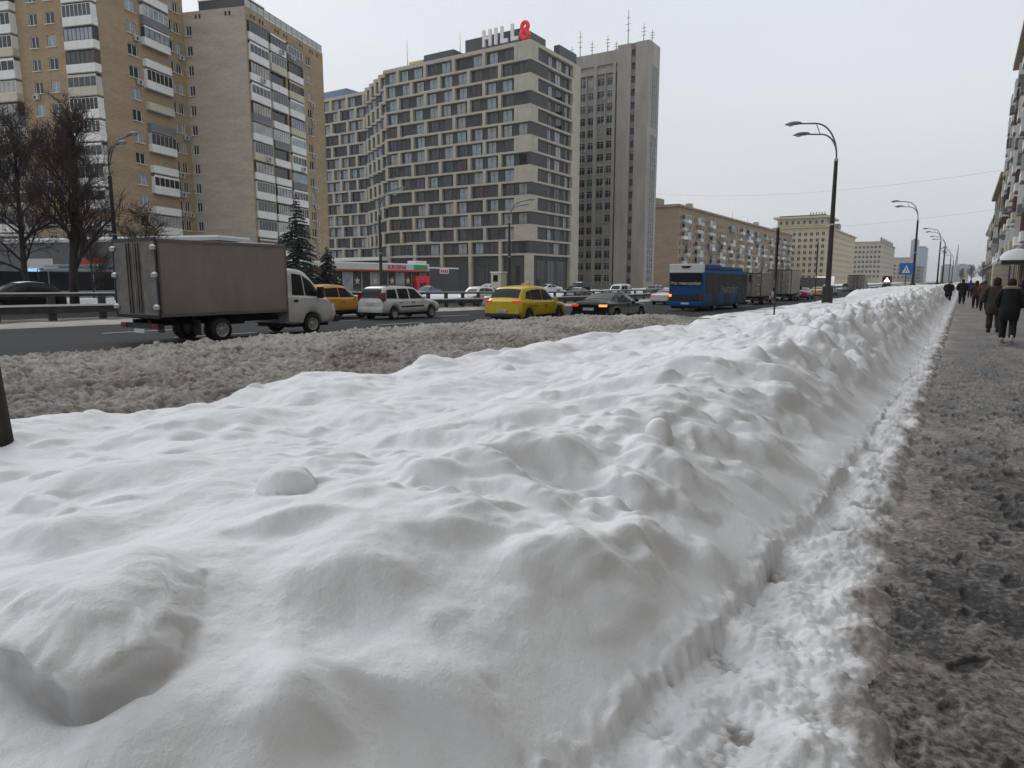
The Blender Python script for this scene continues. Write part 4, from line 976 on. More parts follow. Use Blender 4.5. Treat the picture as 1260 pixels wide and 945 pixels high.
for z in (25.5, 29.5): b = MB(); b.box(-1.6, 1.6, -0.5, 0.5, z, z + 1.2, 'spandrel'); b.build('dish_cluster', mo)

# ---------------------------------------------------------------- the stone-faced houses along the pavement on the right
def right_house(name, label, x, y0, y1, h, wallm, seed, rz=0.0, bays=True, groundm='stucco_brown'):
    root = empty(name, (x, y0, 0), rz, label, 'building'); L = y1 - y0; rr = random.Random(seed)
    FH = 3.35; base = 5.2; nf = int((h - base - 1) / FH); b = MB()
    cols = np.arange(2.2, L - 1.5, 3.4)
    holes = [(u - .75, u + .75, base + k * FH + .9, base + k * FH + 2.7) for u in cols for k in range(nf)] + [(u - 1.1, u + 1.1, 0.6, 3.6) for u in cols]
    wall_with_holes(b, lambda u, z, q: (q, L - u, z), L, h, [(L - c, L - a, e, f) for a, c, e, f in holes], wallm, 0.3)
    b.face([(0, 0, 0), (16, 0, 0), (16, 0, h), (0, 0, h)], wallm); b.face([(0, L, 0), (16, L, 0), (16, L, h), (0, L, h)], wallm); b.face([(0, 0, h), (16, 0, h), (16, L, h), (0, L, h)], 'roof_felt')
    b.build('wall', root)
    q = MB(); q.box(-0.9, 0.3, -0.3, L + 0.3, h - 0.1, h + 0.7, wallm); q.box(-0.5, -0.002, -0.02, L, base - .3, base + .1, wallm); q.build('cornice', root)
    for a, c, e, f in holes:
        window(root, round(c - a, 2), round(f - e, 2), (0.15, (a + c) / 2, e), R(-90), 2, rr.choice(['white_frame', 'brown_frame']), True, None)
    for i, u in enumerate(cols):
        for k in range(nf):
            z = base + k * FH
            if bays and i % 3 == 1 and k < nf - 1:
                v = rr.randrange(175); balcony(root, 2.9, (0.0, float(u), z + 0.1), R(-90), v, 1.0, 3.0)
            elif rr.random() < 0.22: link('air_conditioner', ac_mesh(), root, (0, float(u) + .9, z + 0.2), R(-90))
    for u in np.arange(4, L, 13.6):
        b = MB(); b.tube([(-0.12, float(u), 0.2), (-0.12, float(u), h - .2)], 0.09, 'spandrel', 6); b.build('drainpipe', root)
    return root
rh = right_house('stone_apartment_house', 'brown stone house with bay balconies at the right edge, beside the pavement', 5.2, -34, 155, 38.0, 'facade_stone', 8)
right_house('stucco_apartment_house', 'further brown house stepping out beyond the one at the right edge', 5.0, 158, 206, 20.5, 'stucco_brown', 12)
right_house('far_stucco_house', 'farthest grey brown house of the right hand row', 5.0, 209, 236, 14.0, 'spandrel', 13, bays=False)
b = MB(); b.box(3.3, 5.1, 118, 124, 0, 4.1, 'cream_paint'); b.box(3.2, 5.15, 117.8, 124.2, 4.1, 5.0, 'snow_cap')
for z in np.arange(.6, 4, .62): b.box(3.27, 3.3, 118, 124, float(z), float(z) + .05, 'stucco_brown'); b.box(3.3, 5.1, 117.97, 118, float(z), float(z) + .05, 'stucco_brown')
tag(b.build('shop_annex'), 'low cream annex with snowy roof beside the far right houses', 'annex')
# shop canopies on the right-hand house
cp = empty('entrance_canopy', (5.2, 80, 3.2), 0, 'rounded shop canopy under a thick cap of snow at the right edge', 'canopy')
b = MB(); b.box(-2.4, 0, -1.6, 1.6, 0, 0.35, 'dark_metal'); b.build('canopy_frame', cp)
b = MB(); b.loft([[(-2.6 + 2.6 * (1 - math.cos(t * PI / 2)) * 0 + 0 - 0, 0, 0)] for t in (0,)] * 0 or [[(xx, -1.7 + 3.4 * s, 0.36 + 1.05 * (max(0, 1 - ((xx + 1.2) / 1.45) ** 2)) ** .5 * (max(0.0, 1 - (2 * s - 1) ** 4)) ** .5) for xx in np.linspace(-2.6, 0.0, 9)] for s in np.linspace(0, 1, 9)], 'snow_cap', False, False); b.build('snow_cover', cp, True)
cp = empty('shop_awning', (5.2, 92, 4.6), 0, 'long slanted snowy awning above the shops on the right', 'awning')
b = MB(); b.prism([(-2.6, -0.9), (0, 0.9), (0, 0.6), (-2.6, -1.2)], 'y', -8, 8, 'grey_light'); b.build('roof_sheet', cp)
b = MB(); b.prism([(-2.6, -0.88), (0, 0.92), (0, 1.1), (-2.6, -0.7)], 'y', -8, 8, 'snow_cap'); b.build('snow_cover', cp)
sg = empty('lightbox_sign', (4.6, 112, 4.6), 0, 'small square white lightbox sign on the right hand house', 'sign')
mat('lightbox', (0.8, 0.8, 0.8), 0.5, emit=(1, 1, 1), estr=0.9)
b = MB(); b.box(-0.6, 0.55, -0.1, 0.1, -0.6, 0.6, 'lightbox'); b.build('panel', sg); b = MB(); b.box(-0.2, 0.15, -0.12, -0.101, -0.15, 0.15, 'dark_metal'); b.build('emblem', sg)

# ---------------------------------------------------------------- one-storey supermarket by the staggered building
def supermarket():
    root = empty('supermarket', (-81.0, 72.0, -0.5), 0, 'low glazed supermarket with white fascia and red band beyond the road', 'shop')
    L = 35.5; H = 5.0
    b = MB(); b.box(-7, -0.35, 0, 31, 0, H - 0.2, 'facade_grey'); b.build('body', root)
    b = MB(); b.box(-7, 0.5, -0.3, 26.5, 4.0, 4.95, 'fascia_white'); b.box(-7, 0.45, -0.3, 26.5, 4.95, 5.1, 'snow_cap'); b.build('fascia', root)
    b = MB(); b.box(-7, 0.53, -0.3, 26.5, 3.74, 3.999, 'shop_red'); b.build('red_band', root)
    for k in range(13):
        y = 0.2 + k * 2.03; b = MB(); b.box(-0.34, -0.24, y, y + 1.95, 0.35, 3.6, 'pane_mid' if k % 3 else 'pane_sky_painted'); b.build('shop_window', root)
        b = MB(); b.box(-0.36, -0.14, y + 1.95, y + 2.03, 0, 3.62, 'grey_light'); b.build('mullion', root)
        if k % 2 == 0:
            b = MB(); cy, cz = y + 1.0, 2.2
            for a in range(5):
                t = a * 2 * PI / 5 + 0.3; b.tube([(-0.2, cy, cz), (-0.18, cy + 0.6 * math.cos(t), cz + 0.6 * math.sin(t))], [0.15, 0.05], 'shop_glow', 5)
            b.build('window_star', root)
    b = MB(); b.box(-0.33, -0.10, 1.0, 4.4, 1.6, 3.4, 'sign_blue'); b.build('poster', root)
    arch = MB(); arch.box(0.1, 0.8, 22.7, 23.4, 0, 1.9, 'shop_red2'); arch.box(0.1, 0.8, 25.2, 25.9, 0, 1.9, 'shop_red2'); arch.box(0.1, 0.8, 22.4, 26.2, 1.9, 3.0, 'shop_red2'); arch.build('entrance_arch', root)
    text_part('lettering', 'EUROSPAR', 0.95, 'shop_red', root, (0.52, 18.0, 4.15), (R(90), 0, R(90)), 0.02, 'CENTER', 0.03)
    b = MB(); b.box(0.5, 0.56, 22.3, 25.9, 4.1, 4.95, 'sign_green'); b.build('green_panel', root)
    b = MB(); b.box(-7, 0.2, 26.6, L, 0, 4.4, 'facade_grey'); b.box(-7, 0.25, 26.6, L, 4.4, 4.6, 'snow_cap'); b.build('dark_annex', root)
    b = MB(); b.box(0.2, 0.3, 29.8, 32.4, 3.5, 4.35, 'sign_white'); b.build('annex_sign', root)
    text_part('annex_lettering', 'BAR', 0.8, 'shop_red', root, (0.32, 31.1, 3.62), (R(90), 0, R(90)), 0.02, 'CENTER', 0.03) if False else None
    b = MB()
    for k in range(4): b.box(0.30, 0.33, 30.0 + k * .58, 30.4 + k * .58, 3.65, 4.2, 'shop_red')
    b.build('annex_letters', root)
    b = MB(); b.box(-5, -3, 27, 30, 4.6, 5.8, 'snow_cap'); b.build('roof_plant', root)
mat('sign_blue', (0.03, 0.05, 0.22), 0.5); mat('shop_red2', (0.62, 0.02, 0.03), 0.5)
supermarket()
# ================================================================ VEHICLES
def paint(name, c, rough=0.28, coat=0.5, dirt=SALT, dh=0.75):
    return mat(name, c, rough, 0.0, var=0.06, vscale=2.0, coat=coat, dirt=dirt, dirt_h=dh, spec=0.5 if coat > 0.2 else 0.12)
paint('paint_white', (0.62, 0.62, 0.60)); paint('paint_silver', (0.36, 0.37, 0.38)); paint('paint_taxi', (0.62, 0.46, 0.012)); paint('paint_orange', (0.60, 0.27, 0.015))
paint('paint_black', (0.008, 0.008, 0.009), 0.25, 0.15, (0.022, 0.021, 0.02), 0.45); paint('paint_red', (0.22, 0.02, 0.025)); paint('paint_grey', (0.10, 0.105, 0.11)); paint('paint_blue', (0.05, 0.08, 0.2))
paint('cab_white', (0.60, 0.60, 0.585), 0.35, 0.3, SALT, 0.9)
paint('bus_blue', (0.012, 0.075, 0.21), 0.55, 0.0, (0.03, 0.04, 0.06), 0.8)
mat('box_grimy', (0.27, 0.235, 0.20), 0.8, var=0.20, vscale=0.9, dirt=(0.20, 0.18, 0.16), dirt_h=1.5, bump=0.06, bscale=6, streak=(1, 1, 0.45))
mat('box_rear', (0.20, 0.18, 0.16), 0.85, var=0.35, vscale=2.6, dirt=(0.15, 0.135, 0.12), dirt_h=1.3, bump=0.3, bscale=14)
mat('box_trim', (0.17, 0.15, 0.13), 0.7, var=0.3, vscale=3)
mat('plastic_dark', (0.03, 0.03, 0.031), 0.7, var=0.3, vscale=5)

def wheel_meshes(r, wd, rimm, spokes):
    def f():
        b = MB(); n = 26; pr = [(r * .60, wd * .42), (r * .64, wd * .50), (r * .90, wd * .50), (r * .985, wd * .38), (r, wd * .2)]
        pr = pr + [(a, -c) for a, c in pr[::-1]]
        b.loft([[(c, a * math.cos(t), a * math.sin(t)) for a, c in pr] for t in np.linspace(0, 2 * PI, n + 1)], 'rubber', False, True); return b.mesh('tyre', True, angle=R(40))
    def g():
        b = MB(); n = 20; R0 = r * .63; h = wd * .5
        b.loft([[(c, a * math.cos(t), a * math.sin(t)) for a, c in ((R0, h * .95), (R0 * .92, h * .90), (R0 * .90, h * .55), (R0 * .2, h * .45), (0.001, h * .45))] for t in np.linspace(0, 2 * PI, n + 1)], 'plastic_dark' if spokes else rimm, False, False)
        if spokes:
            for k in range(spokes):
                t = 2 * PI * k / spokes; M = Matrix.Rotation(t, 4, 'X'); b.box(h * .55, h * .86, -R0 * .11, R0 * .11, R0 * .12, R0 * .95, rimm, M)
            b.tube([(h * .5, 0, 0), (h * .9, 0, 0)], [R0 * .24, R0 * .20], rimm, 10)
        else:
            b.tube([(h * .4, 0, 0), (h * .8, 0, 0)], [R0 * .36, R0 * .22], rimm, 10)
            for k in range(6):
                t = 2 * PI * k / 6; b.tube([(h * .5, R0 * .62 * math.cos(t), R0 * .62 * math.sin(t)), (h * .62, R0 * .62 * math.cos(t), R0 * .62 * math.sin(t))], R0 * .09, 'plastic_dark', 6)
        return b.mesh('rim', True, angle=R(40))
    return cached(('tyre', r, wd), f), cached(('rim', r, wd, rimm, spokes), g)
def add_wheel(root, x, y, r, wd, rimm='alloy', spokes=5):
    t, g = wheel_meshes(r, wd, rimm, spokes)
    w = empty('wheel', (x, y, r)); w.parent = root
    if x < 0: w.rotation_euler = (0, 0, PI)
    link('tyre', t, w); link('rim', g, w)

class Shell:
    """car body: stations along y (rear to front); each station: y, bottom z, shoulder z, top z, half width low, half width at the top"""
    def __init__(s, st, wheels, rw, step=0.04, smooth=2.2):
        y0, y1 = st[0][0], st[-1][0]; s.y = np.linspace(y0, y1, int((y1 - y0) / step) + 1); A = np.array(st, float)
        s.c = [np.interp(s.y, A[:, 0], A[:, k]) for k in range(1, 6)]
        k = np.exp(-0.5 * (np.arange(-7, 8) / smooth) ** 2); k /= k.sum()
        s.c = [np.convolve(np.pad(c, 7, mode='edge'), k, 'valid') for c in s.c]
        for wy in wheels:
            q = (rw + 0.055) ** 2 - (s.y - wy) ** 2
            s.c[0] = np.where(q > 0, np.maximum(s.c[0], rw + np.sqrt(np.clip(q, 0, None))), s.c[0])
        s.c[1] = np.maximum(s.c[1], s.c[0] + 0.06); s.c[2] = np.maximum(s.c[2], s.c[1] + 0.012)
    def at(s, y): return [float(np.interp(y, s.y, c)) for c in s.c]
    def section(s, y):
        zb, zs, zt, w, wt = s.at(y); dz = zs - zb; g = zt - zs
        P = [(w * .93, zb), (w * .985, zb + min(.06, dz * .2)), (w, zb + dz * .38), (w * 1.0, zb + dz * .70), (w * .985, zs - min(.03, dz * .1)), (w * .955, zs)]
        x0 = w * .945; zc = zt - min(.07, g * .4)
        for t in (.25, .5, .75, 1.0): P.append((x0 + (wt - x0) * t + .015 * math.sin(PI * t), zs + (zc - zs) * t))
        P += [(wt * .93, zc + (zt - zc) * .72), (wt * .72, zt), (wt * .36, zt + .012), (0, zt + .016)]
        return P
    def mesh_into(s, b, m):
        secs = [s.section(float(y)) for y in s.y]; n = len(secs[0])
        rings = [[(p[0], float(y), p[1]) for p in sec] + [(-p[0], float(y), p[1]) for p in sec[-2::-1]] for y, sec in zip(s.y, secs)]
        b.loft(rings, m, True, True)
    def side_x(s, y, z):
        P = s.section(y); zz = [p[1] for p in P[:11]]; xx = [p[0] for p in P[:11]]
        return float(np.interp(z, zz, xx))
    def top_pt(s, y, f):
        """f: -1..1 across the upper surface"""
        zb, zs, zt, w, wt = s.at(y); P = s.section(y)[9:][::-1]; x = abs(f) * P[-1][0]
        return (math.copysign(x, f), y, float(np.interp(x, [p[0] for p in P], [p[1] for p in P])))
    def side_poly(s, poly, sd, off=0.008, thick=0.02, sub=6):
        """polygon in (y, z) wrapped on the side"""
        pts = []
        for i in range(len(poly)):
            a, c = poly[i], poly[(i + 1) % len(poly)]
            for k in range(sub): t = k / sub; pts.append((a[0] + (c[0] - a[0]) * t, a[1] + (c[1] - a[1]) * t))
        cy = sum(p[0] for p in pts) / len(pts); cz = sum(p[1] for p in pts) / len(pts)
        rings = []
        for f in (1.0, .66, .33, .02): rings.append([(sd * (s.side_x(cy + (p[0] - cy) * f, cz + (p[1] - cz) * f) + off), cy + (p[0] - cy) * f, cz + (p[1] - cz) * f) for p in pts])
        edge = [(q[0] - sd * thick, q[1], q[2]) for q in rings[0]]
        return [edge] + rings
    def top_patch(s, ya, yb, fa, fb, off=0.008, n=7):
        rows = []
        for y, fw in zip(np.linspace(ya, yb, n), np.linspace(fa, fb, n)):
            rows.append([(lambda q: (q[0], q[1], q[2] + off))(s.top_pt(float(y), float(f) * float(fw))) for f in np.linspace(-1, 1, 9)])
        return rows
    def rear_y(s, z):
        for y, t in zip(s.y, s.c[2]):
            if t + 0.016 >= z: return float(y)
        return float(s.y[0])
    def front_y(s, z):
        for y, t in zip(s.y[::-1], s.c[2][::-1]):
            if t + 0.016 >= z: return float(y)
        return float(s.y[-1])

CARS = {
 'suv': dict(L=4.32, st=[(-2.16, .44, .92, .98, .84, .74), (-2.11, .36, 1.00, 1.05, .89, .78), (-2.02, .34, 1.04, 1.14, .915, .78), (-1.72, .33, 1.06, 1.50, .925, .72), (-1.52, .33, 1.06, 1.64, .93, .71), (-.4, .33, 1.03, 1.71, .93, .70), (.25, .33, 1.01, 1.66, .93, .69), (.55, .33, 1.00, 1.50, .93, .70), (1.12, .33, .98, 1.07, .925, .76), (1.30, .33, .93, .99, .91, .76), (1.9, .34, .86, .92, .90, .74), (2.08, .36, .76, .80, .84, .66), (2.16, .42, .66, .70, .72, .58)],
    wh=(-1.30, 1.33), r=.345, ws=(.60, 1.10), rwn=(-1.99, -1.64), win=[[(-1.62, 1.16), (-1.14, 1.12), (-1.10, 1.50), (-1.42, 1.44)], [(-1.10, 1.11), (-.22, 1.08), (-.22, 1.55), (-1.06, 1.51)], [(-.16, 1.08), (.92, 1.06), (.38, 1.50), (-.16, 1.55)]], doors=[(-1.05, -.2), (-.17, .82)], tail=(.99, 1.07, .50, .86), clad=True),
 'wagon': dict(L=4.47, st=[(-2.235, .42, .84, .88, .80, .72), (-2.20, .36, .93, .98, .845, .74), (-2.16, .34, .96, 1.25, .86, .70), (-2.06, .33, .97, 1.56, .865, .66), (-1.85, .33, .97, 1.63, .87, .64), (-.6, .33, .96, 1.66, .875, .64), (.2, .33, .95, 1.62, .875, .63), (.5, .33, .95, 1.48, .875, .66), (1.10, .33, .95, 1.06, .87, .72), (1.3, .33, .93, .99, .86, .73), (1.85, .34, .84, .89, .84, .70), (2.1, .36, .74, .78, .80, .62), (2.235, .42, .62, .66, .68, .52)],
    wh=(-1.42, 1.46), r=.31, ws=(.56, 1.08), rwn=None, win=[[(-1.92, 1.06), (-1.18, 1.04), (-1.18, 1.50), (-1.80, 1.48)], [(-1.06, 1.03), (-.30, 1.02), (-.30, 1.53), (-1.06, 1.52)], [(-.20, 1.02), (.84, 1.02), (.32, 1.48), (-.20, 1.54)]], doors=[(-1.12, -.26), (-.22, .82)], tail=(.88, 1.34, .60, .84), clad=False),
 'sedan': dict(L=4.75, st=[(-2.375, .46, .80, .86, .76, .70), (-2.30, .36, .92, 1.00, .86, .76), (-2.2, .32, .95, 1.03, .905, .78), (-1.72, .31, .95, 1.07, .915, .74), (-1.55, .31, .95, 1.12, .92, .70), (-.85, .31, .94, 1.37, .925, .63), (-.2, .31, .93, 1.42, .93, .63), (.25, .31, .93, 1.39, .93, .63), (1.15, .31, .92, 1.02, .925, .72), (1.35, .31, .90, .97, .92, .74), (2.0, .32, .82, .88, .90, .72), (2.25, .34, .70, .75, .82, .62), (2.375, .42, .60, .64, .66, .50)],
    wh=(-1.40, 1.40), r=.325, ws=(.34, 1.10), rwn=(-1.50, -.90), win=[[(-1.28, 1.02), (-1.02, 1.01), (-.92, 1.30), (-1.05, 1.25)], [(-.95, 1.00), (-.25, .99), (-.25, 1.37), (-.82, 1.33)], [(-.17, .99), (.80, .98), (.22, 1.34), (-.17, 1.37)]], doors=[(-1.0, -.22), (-.19, .80)], tail=(.82, .92, .50, .84), clad=False),
 'van': dict(L=4.6, st=[(-2.30, .42, .90, .95, .80, .74), (-2.27, .36, 1.0, 1.30, .86, .74), (-2.20, .34, 1.02, 1.72, .88, .74), (-1.95, .33, 1.02, 1.84, .885, .74), (-.4, .33, 1.0, 1.87, .89, .74), (.45, .33, 1.0, 1.80, .89, .72), (.7, .33, 1.0, 1.66, .89, .72), (1.28, .33, .99, 1.12, .88, .74), (1.5, .33, .95, 1.04, .87, .74), (2.05, .34, .84, .90, .84, .68), (2.25, .38, .72, .76, .74, .58), (2.30, .44, .62, .66, .66, .5)],
    wh=(-1.40, 1.50), r=.32, ws=(.76, 1.26), rwn=None, win=[[(-.05, 1.06), (1.02, 1.06), (.52, 1.62), (-.05, 1.66)], [(-1.0, 1.06), (-.15, 1.06), (-.15, 1.66), (-1.0, 1.66)]], doors=[(-1.05, -.12), (-.08, 1.0)], tail=(.95, 1.4, .64, .84), clad=False)}

PLATE = ['А', 'В', 'Е', 'К', 'М', 'Н', 'О', 'Р', 'С', 'Т']
def car(kind, label, x, y, paintm, heading=0.0, taxi=False, lit_head=False, lit_tail=False, rim='alloy', snow=False, plate=None, name='car', glassm='car_glass', amber=False, detail=True, group=None, dz=0.0, rails=False, roofm=None):
    D = CARS[kind]; z = float(road_z(y)) - 0.02 + dz
    root = empty(name, (x, y, z), heading, label, 'taxi' if taxi else 'car', group)
    def body():
        S = Shell(D['st'], D['wh'], D['r']); b = MB(); S.mesh_into(b, paintm); return b.mesh('body', True, angle=R(38))
    S = cached(('shell', kind), lambda: Shell(D['st'], D['wh'], D['r']))
    link('body', cached(('body', kind, paintm), body), root)
    def add(nm, key, fn, parent=root, smooth=False):
        def f():
            b = MB(); fn(b); return b.mesh(nm, smooth, angle=R(40) if smooth else None)
        return link(nm, cached((nm, kind, key), f), parent)
    hw = max(S.c[3]); L2 = D['L'] / 2
    add('underbody', 0, lambda b: (b.box(-hw * .78, hw * .78, -L2 + .25, L2 - .25, .20, .50, 'underbody'), b.box(-hw * .6, hw * .6, D['wh'][0] - .1, D['wh'][0] + .1, .5, .8, 'underbody')))
    for i, poly in enumerate(D['win']):
        for sd in (-1, 1): add('side_window', (i, sd, glassm), lambda b: b.loft(S.side_poly(poly, sd), glassm, True, True))
    add('windscreen', glassm, lambda b: b.loft(S.top_patch(D['ws'][0], D['ws'][1], .96, .98), glassm, False, False), smooth=True)
    if D['rwn']: add('rear_window', glassm, lambda b: b.loft(S.top_patch(D['rwn'][0], D['rwn'][1], .94, .93), glassm, False, False), smooth=True)
    else:
        zt = max(S.c[2]); rows = []
        for zz in np.linspace(1.08, zt - .14, 6):
            yy = S.rear_y(float(zz)) - .05; q = .64 - .06 * (zz - 1.0); rows.append([(f * q, yy, float(zz)) for f in np.linspace(-1, 1, 7)])
        add('rear_window', glassm, lambda b: b.loft(rows, glassm, False, False), smooth=True)
    for sx in (-1, 1):
        for wy in D['wh']: add_wheel(root, sx * (hw - .105), wy, D['r'], .20, rim, 0 if rim == 'steel_rim' else 5)
    za, zb_, xa, xb = D['tail']
    for sd in (-1, 1):
        def tl(b):
            y0 = S.rear_y((za + zb_) / 2); x0, x1 = sd * xa, sd * xb
            b.bevbox(min(x0, x1), max(x0, x1), y0 - .03, y0 + .22, za, zb_, ('amber_lit' if amber and sd > 0 else 'tail_lit' if lit_tail else 'tail_red'), .015)
        add('taillight', (sd, lit_tail, amber), tl)
        def hl(b):
            zh = .70 if kind != 'suv' else .76; yf = S.front_y(zh + .06); b.bevbox(min(sd * .42, sd * .74), max(sd * .42, sd * .74), yf - .30, yf + .01, zh - .05, zh + .09, 'head_lit' if lit_head else 'head_off', .02)
        add('headlight', (sd, lit_head), hl)
        def mi(b):
            ym = D['ws'][1] - .28; xs = S.side_x(ym, 1.0); b.bevbox(min(sd * (xs + .02), sd * (xs + .2)), max(sd * (xs + .02), sd * (xs + .2)), ym - .06, ym + .06, .98, 1.12, paintm, .02)
        add('wing_mirror', (sd, paintm), mi)
        if detail:
            for i, (a, c) in enumerate(D['doors']):
                zlo, zhi = .46, .90
                dr = add('door', (sd, i, paintm), lambda b: b.loft(S.side_poly([(a + .03, zlo), (c - .02, zlo), (c - .02, zhi), (a + .03, zhi)], sd, .006, .012), paintm, True, True))
                add('handle', (sd, i), lambda b: (lambda xs: b.box(min(sd * (xs - .01), sd * (xs + .035)), max(sd * (xs - .01), sd * (xs + .035)), a + .08, a + .28, .825, .855, 'plastic_dark'))(S.side_x(a + .2, .84)), dr)
            if D['clad'] or kind == 'wagon':
                add('sill_trim', sd, lambda b: b.loft(S.side_poly([(D['wh'][0] + .44, .34), (D['wh'][1] - .44, .34), (D['wh'][1] - .44, .45), (D['wh'][0] + .44, .45)] if D['clad'] else [(-.95, .60), (.8, .60), (.8, .68), (-.95, .68)], sd, .012, .02), 'plastic_dark', True, True))
    yr = S.rear_y(.5)
    add('rear_bumper', paintm, lambda b: b.bevbox(-hw * .93, hw * .93, yr - .05, yr + .25, .36, .60 if not D['clad'] else .52, 'plastic_dark' if D['clad'] else paintm, .04))
    add('front_bumper', paintm, lambda b: b.bevbox(-hw * .78, hw * .78, L2 - .32, L2 + .02, .30, .52, 'plastic_dark' if D['clad'] else paintm, .05))
    zp = .62 if kind in ('suv',) else .72 if kind == 'sedan' else .80
    yp = S.rear_y(zp) - .03
    pl = add('number_plate', 0, lambda b: b.box(-.26, .26, yp - .012, yp, zp - .055, zp + .055, 'plate_white'))
    add('front_plate', 0, lambda b: b.box(-.26, .26, L2 + .021, L2 + .031, .38, .49, 'plate_white'))
    if plate: text_part('plate_text', plate, .10, 'black', pl, (0, yp - .014, zp - .035), (R(90), 0, 0), .001)
    if taxi:
        zt = max(S.c[2]) + .02
        add('taxi_sign', 0, lambda b: b.bevbox(-.20, .20, -.26, -.12, zt - .015, zt + .09, 'paint_orange', .025))
    if rails:
        for sd in (-1, 1): add('roof_rail', sd, lambda b: b.tube([(sd * .58, -1.7, S.at(-1.7)[2] + .0), (sd * .58, -1.5, S.at(-1.5)[2] + .06), (sd * .58, 0.0, S.at(0)[2] + .06), (sd * .58, .2, S.at(.2)[2])], .022, 'plastic_dark', 6))
    if snow:
        add('roof_snow', 0, lambda b: b.loft([[(q[0], q[1], q[2] + .05 * math.sin(PI * (i + .5) / 7)) for q in r] for i, r in enumerate(S.top_patch(-1.2 if kind != 'sedan' else -.8, .15, .92, .92, .015))], 'snow_cap', False, False), smooth=True)
    return root

# ---- near carriageway, driving away from the viewer
car('suv', 'bright yellow taxi crossover with red tail lights, nearest yellow car', -16.6, 27.3, 'paint_taxi', 0.0, taxi=True, lit_tail=True, plate='К 418 ОМ 797')
car('sedan', 'black saloon with glowing amber indicator beside the grey slush berm', -13.75, 30.1, 'paint_black', 0.0, amber=True, lit_tail=True, plate='О 725 ВХ 199')
car('wagon', 'white estate car with salt grimed flanks behind the box truck', -24.4, 27.5, 'paint_white', 0.0, rim='steel_rim', rails=True, plate='Т 306 НА 777')
car('suv', 'orange yellow taxi half hidden behind the white truck cab', -26.9, 25.0, 'paint_orange', 0.0, taxi=False, name='taxi_car')
car('sedan', 'silver saloon partly hidden behind the yellow taxi crossover', -29.0, 45.0, 'paint_silver', 0.0, lit_tail=True)
car('sedan', 'white saloon seen just above the black saloon roof', -24.2, 66.0, 'paint_white', 0.0, lit_tail=True)
car('sedan', 'dark red car behind the grey box lorry far up the road', -16.7, 93.5, 'paint_red', 0.0, lit_tail=True)
car('sedan', 'small orange car right of the dark red car', -17.2, 107.0, 'paint_orange', 0.0)
car('suv', 'small white car between the thin post and the big lamp', -17.5, 119.0, 'paint_white', 0.0)
car('van', 'small grey van past the big lamp on the far road', -20.5, 164, 'paint_silver', 0.0)
car('suv', 'dark car farthest up the near carriageway', -20.0, 184, 'paint_grey', 0.0)
# ---- beyond the guard rail, coming towards the viewer
B = PI
car('suv', 'white off-road car right of the red shop arch, behind the guard rail', -37.8, 53.0, 'paint_white', B, lit_head=False, glassm='car_glass_clear')
car('sedan', 'dark saloon with snow behind the rail, right of the yellow taxi', -38.5, 74.5, 'paint_grey', B, snow=True)
car('van', 'white van with headlights on behind the guard rail', -38.3, 86.0, 'paint_white', B, lit_head=True)
car('sedan', 'pale oncoming car with bright headlights nearest the bus rear', -37.5, 112.0, 'paint_silver', B, lit_head=True)
car('wagon', 'grey oncoming estate between the white van and the tower base', -42.0, 108.0, 'paint_grey', B, lit_head=True)
car('suv', 'black off-road car cut by the left edge of the photo', -44.8, 18.4, 'paint_black', B, snow=True)
car('sedan', 'low snow covered white car parked under the hotel corner', -52.5, 92.0, 'paint_white', R(160), snow=True, dz=.3)
car('suv', 'dark parked car roofed with snow near the hotel corner', -50.5, 98.0, 'paint_black', R(172), snow=True, dz=.3)
car('sedan', 'dark parked saloon before the supermarket windows', -60.0, 67.0, 'paint_grey', R(200), snow=True, dz=.1)
car('sedan', 'snow dusted blue grey saloon before the supermarket, left of the arch', -60.5, 73.5, 'paint_blue', R(188), snow=True, dz=.1)
car('wagon', 'silver estate parked before the dark shop annex', -58.0, 84.0, 'paint_silver', R(185), snow=True, dz=.1)

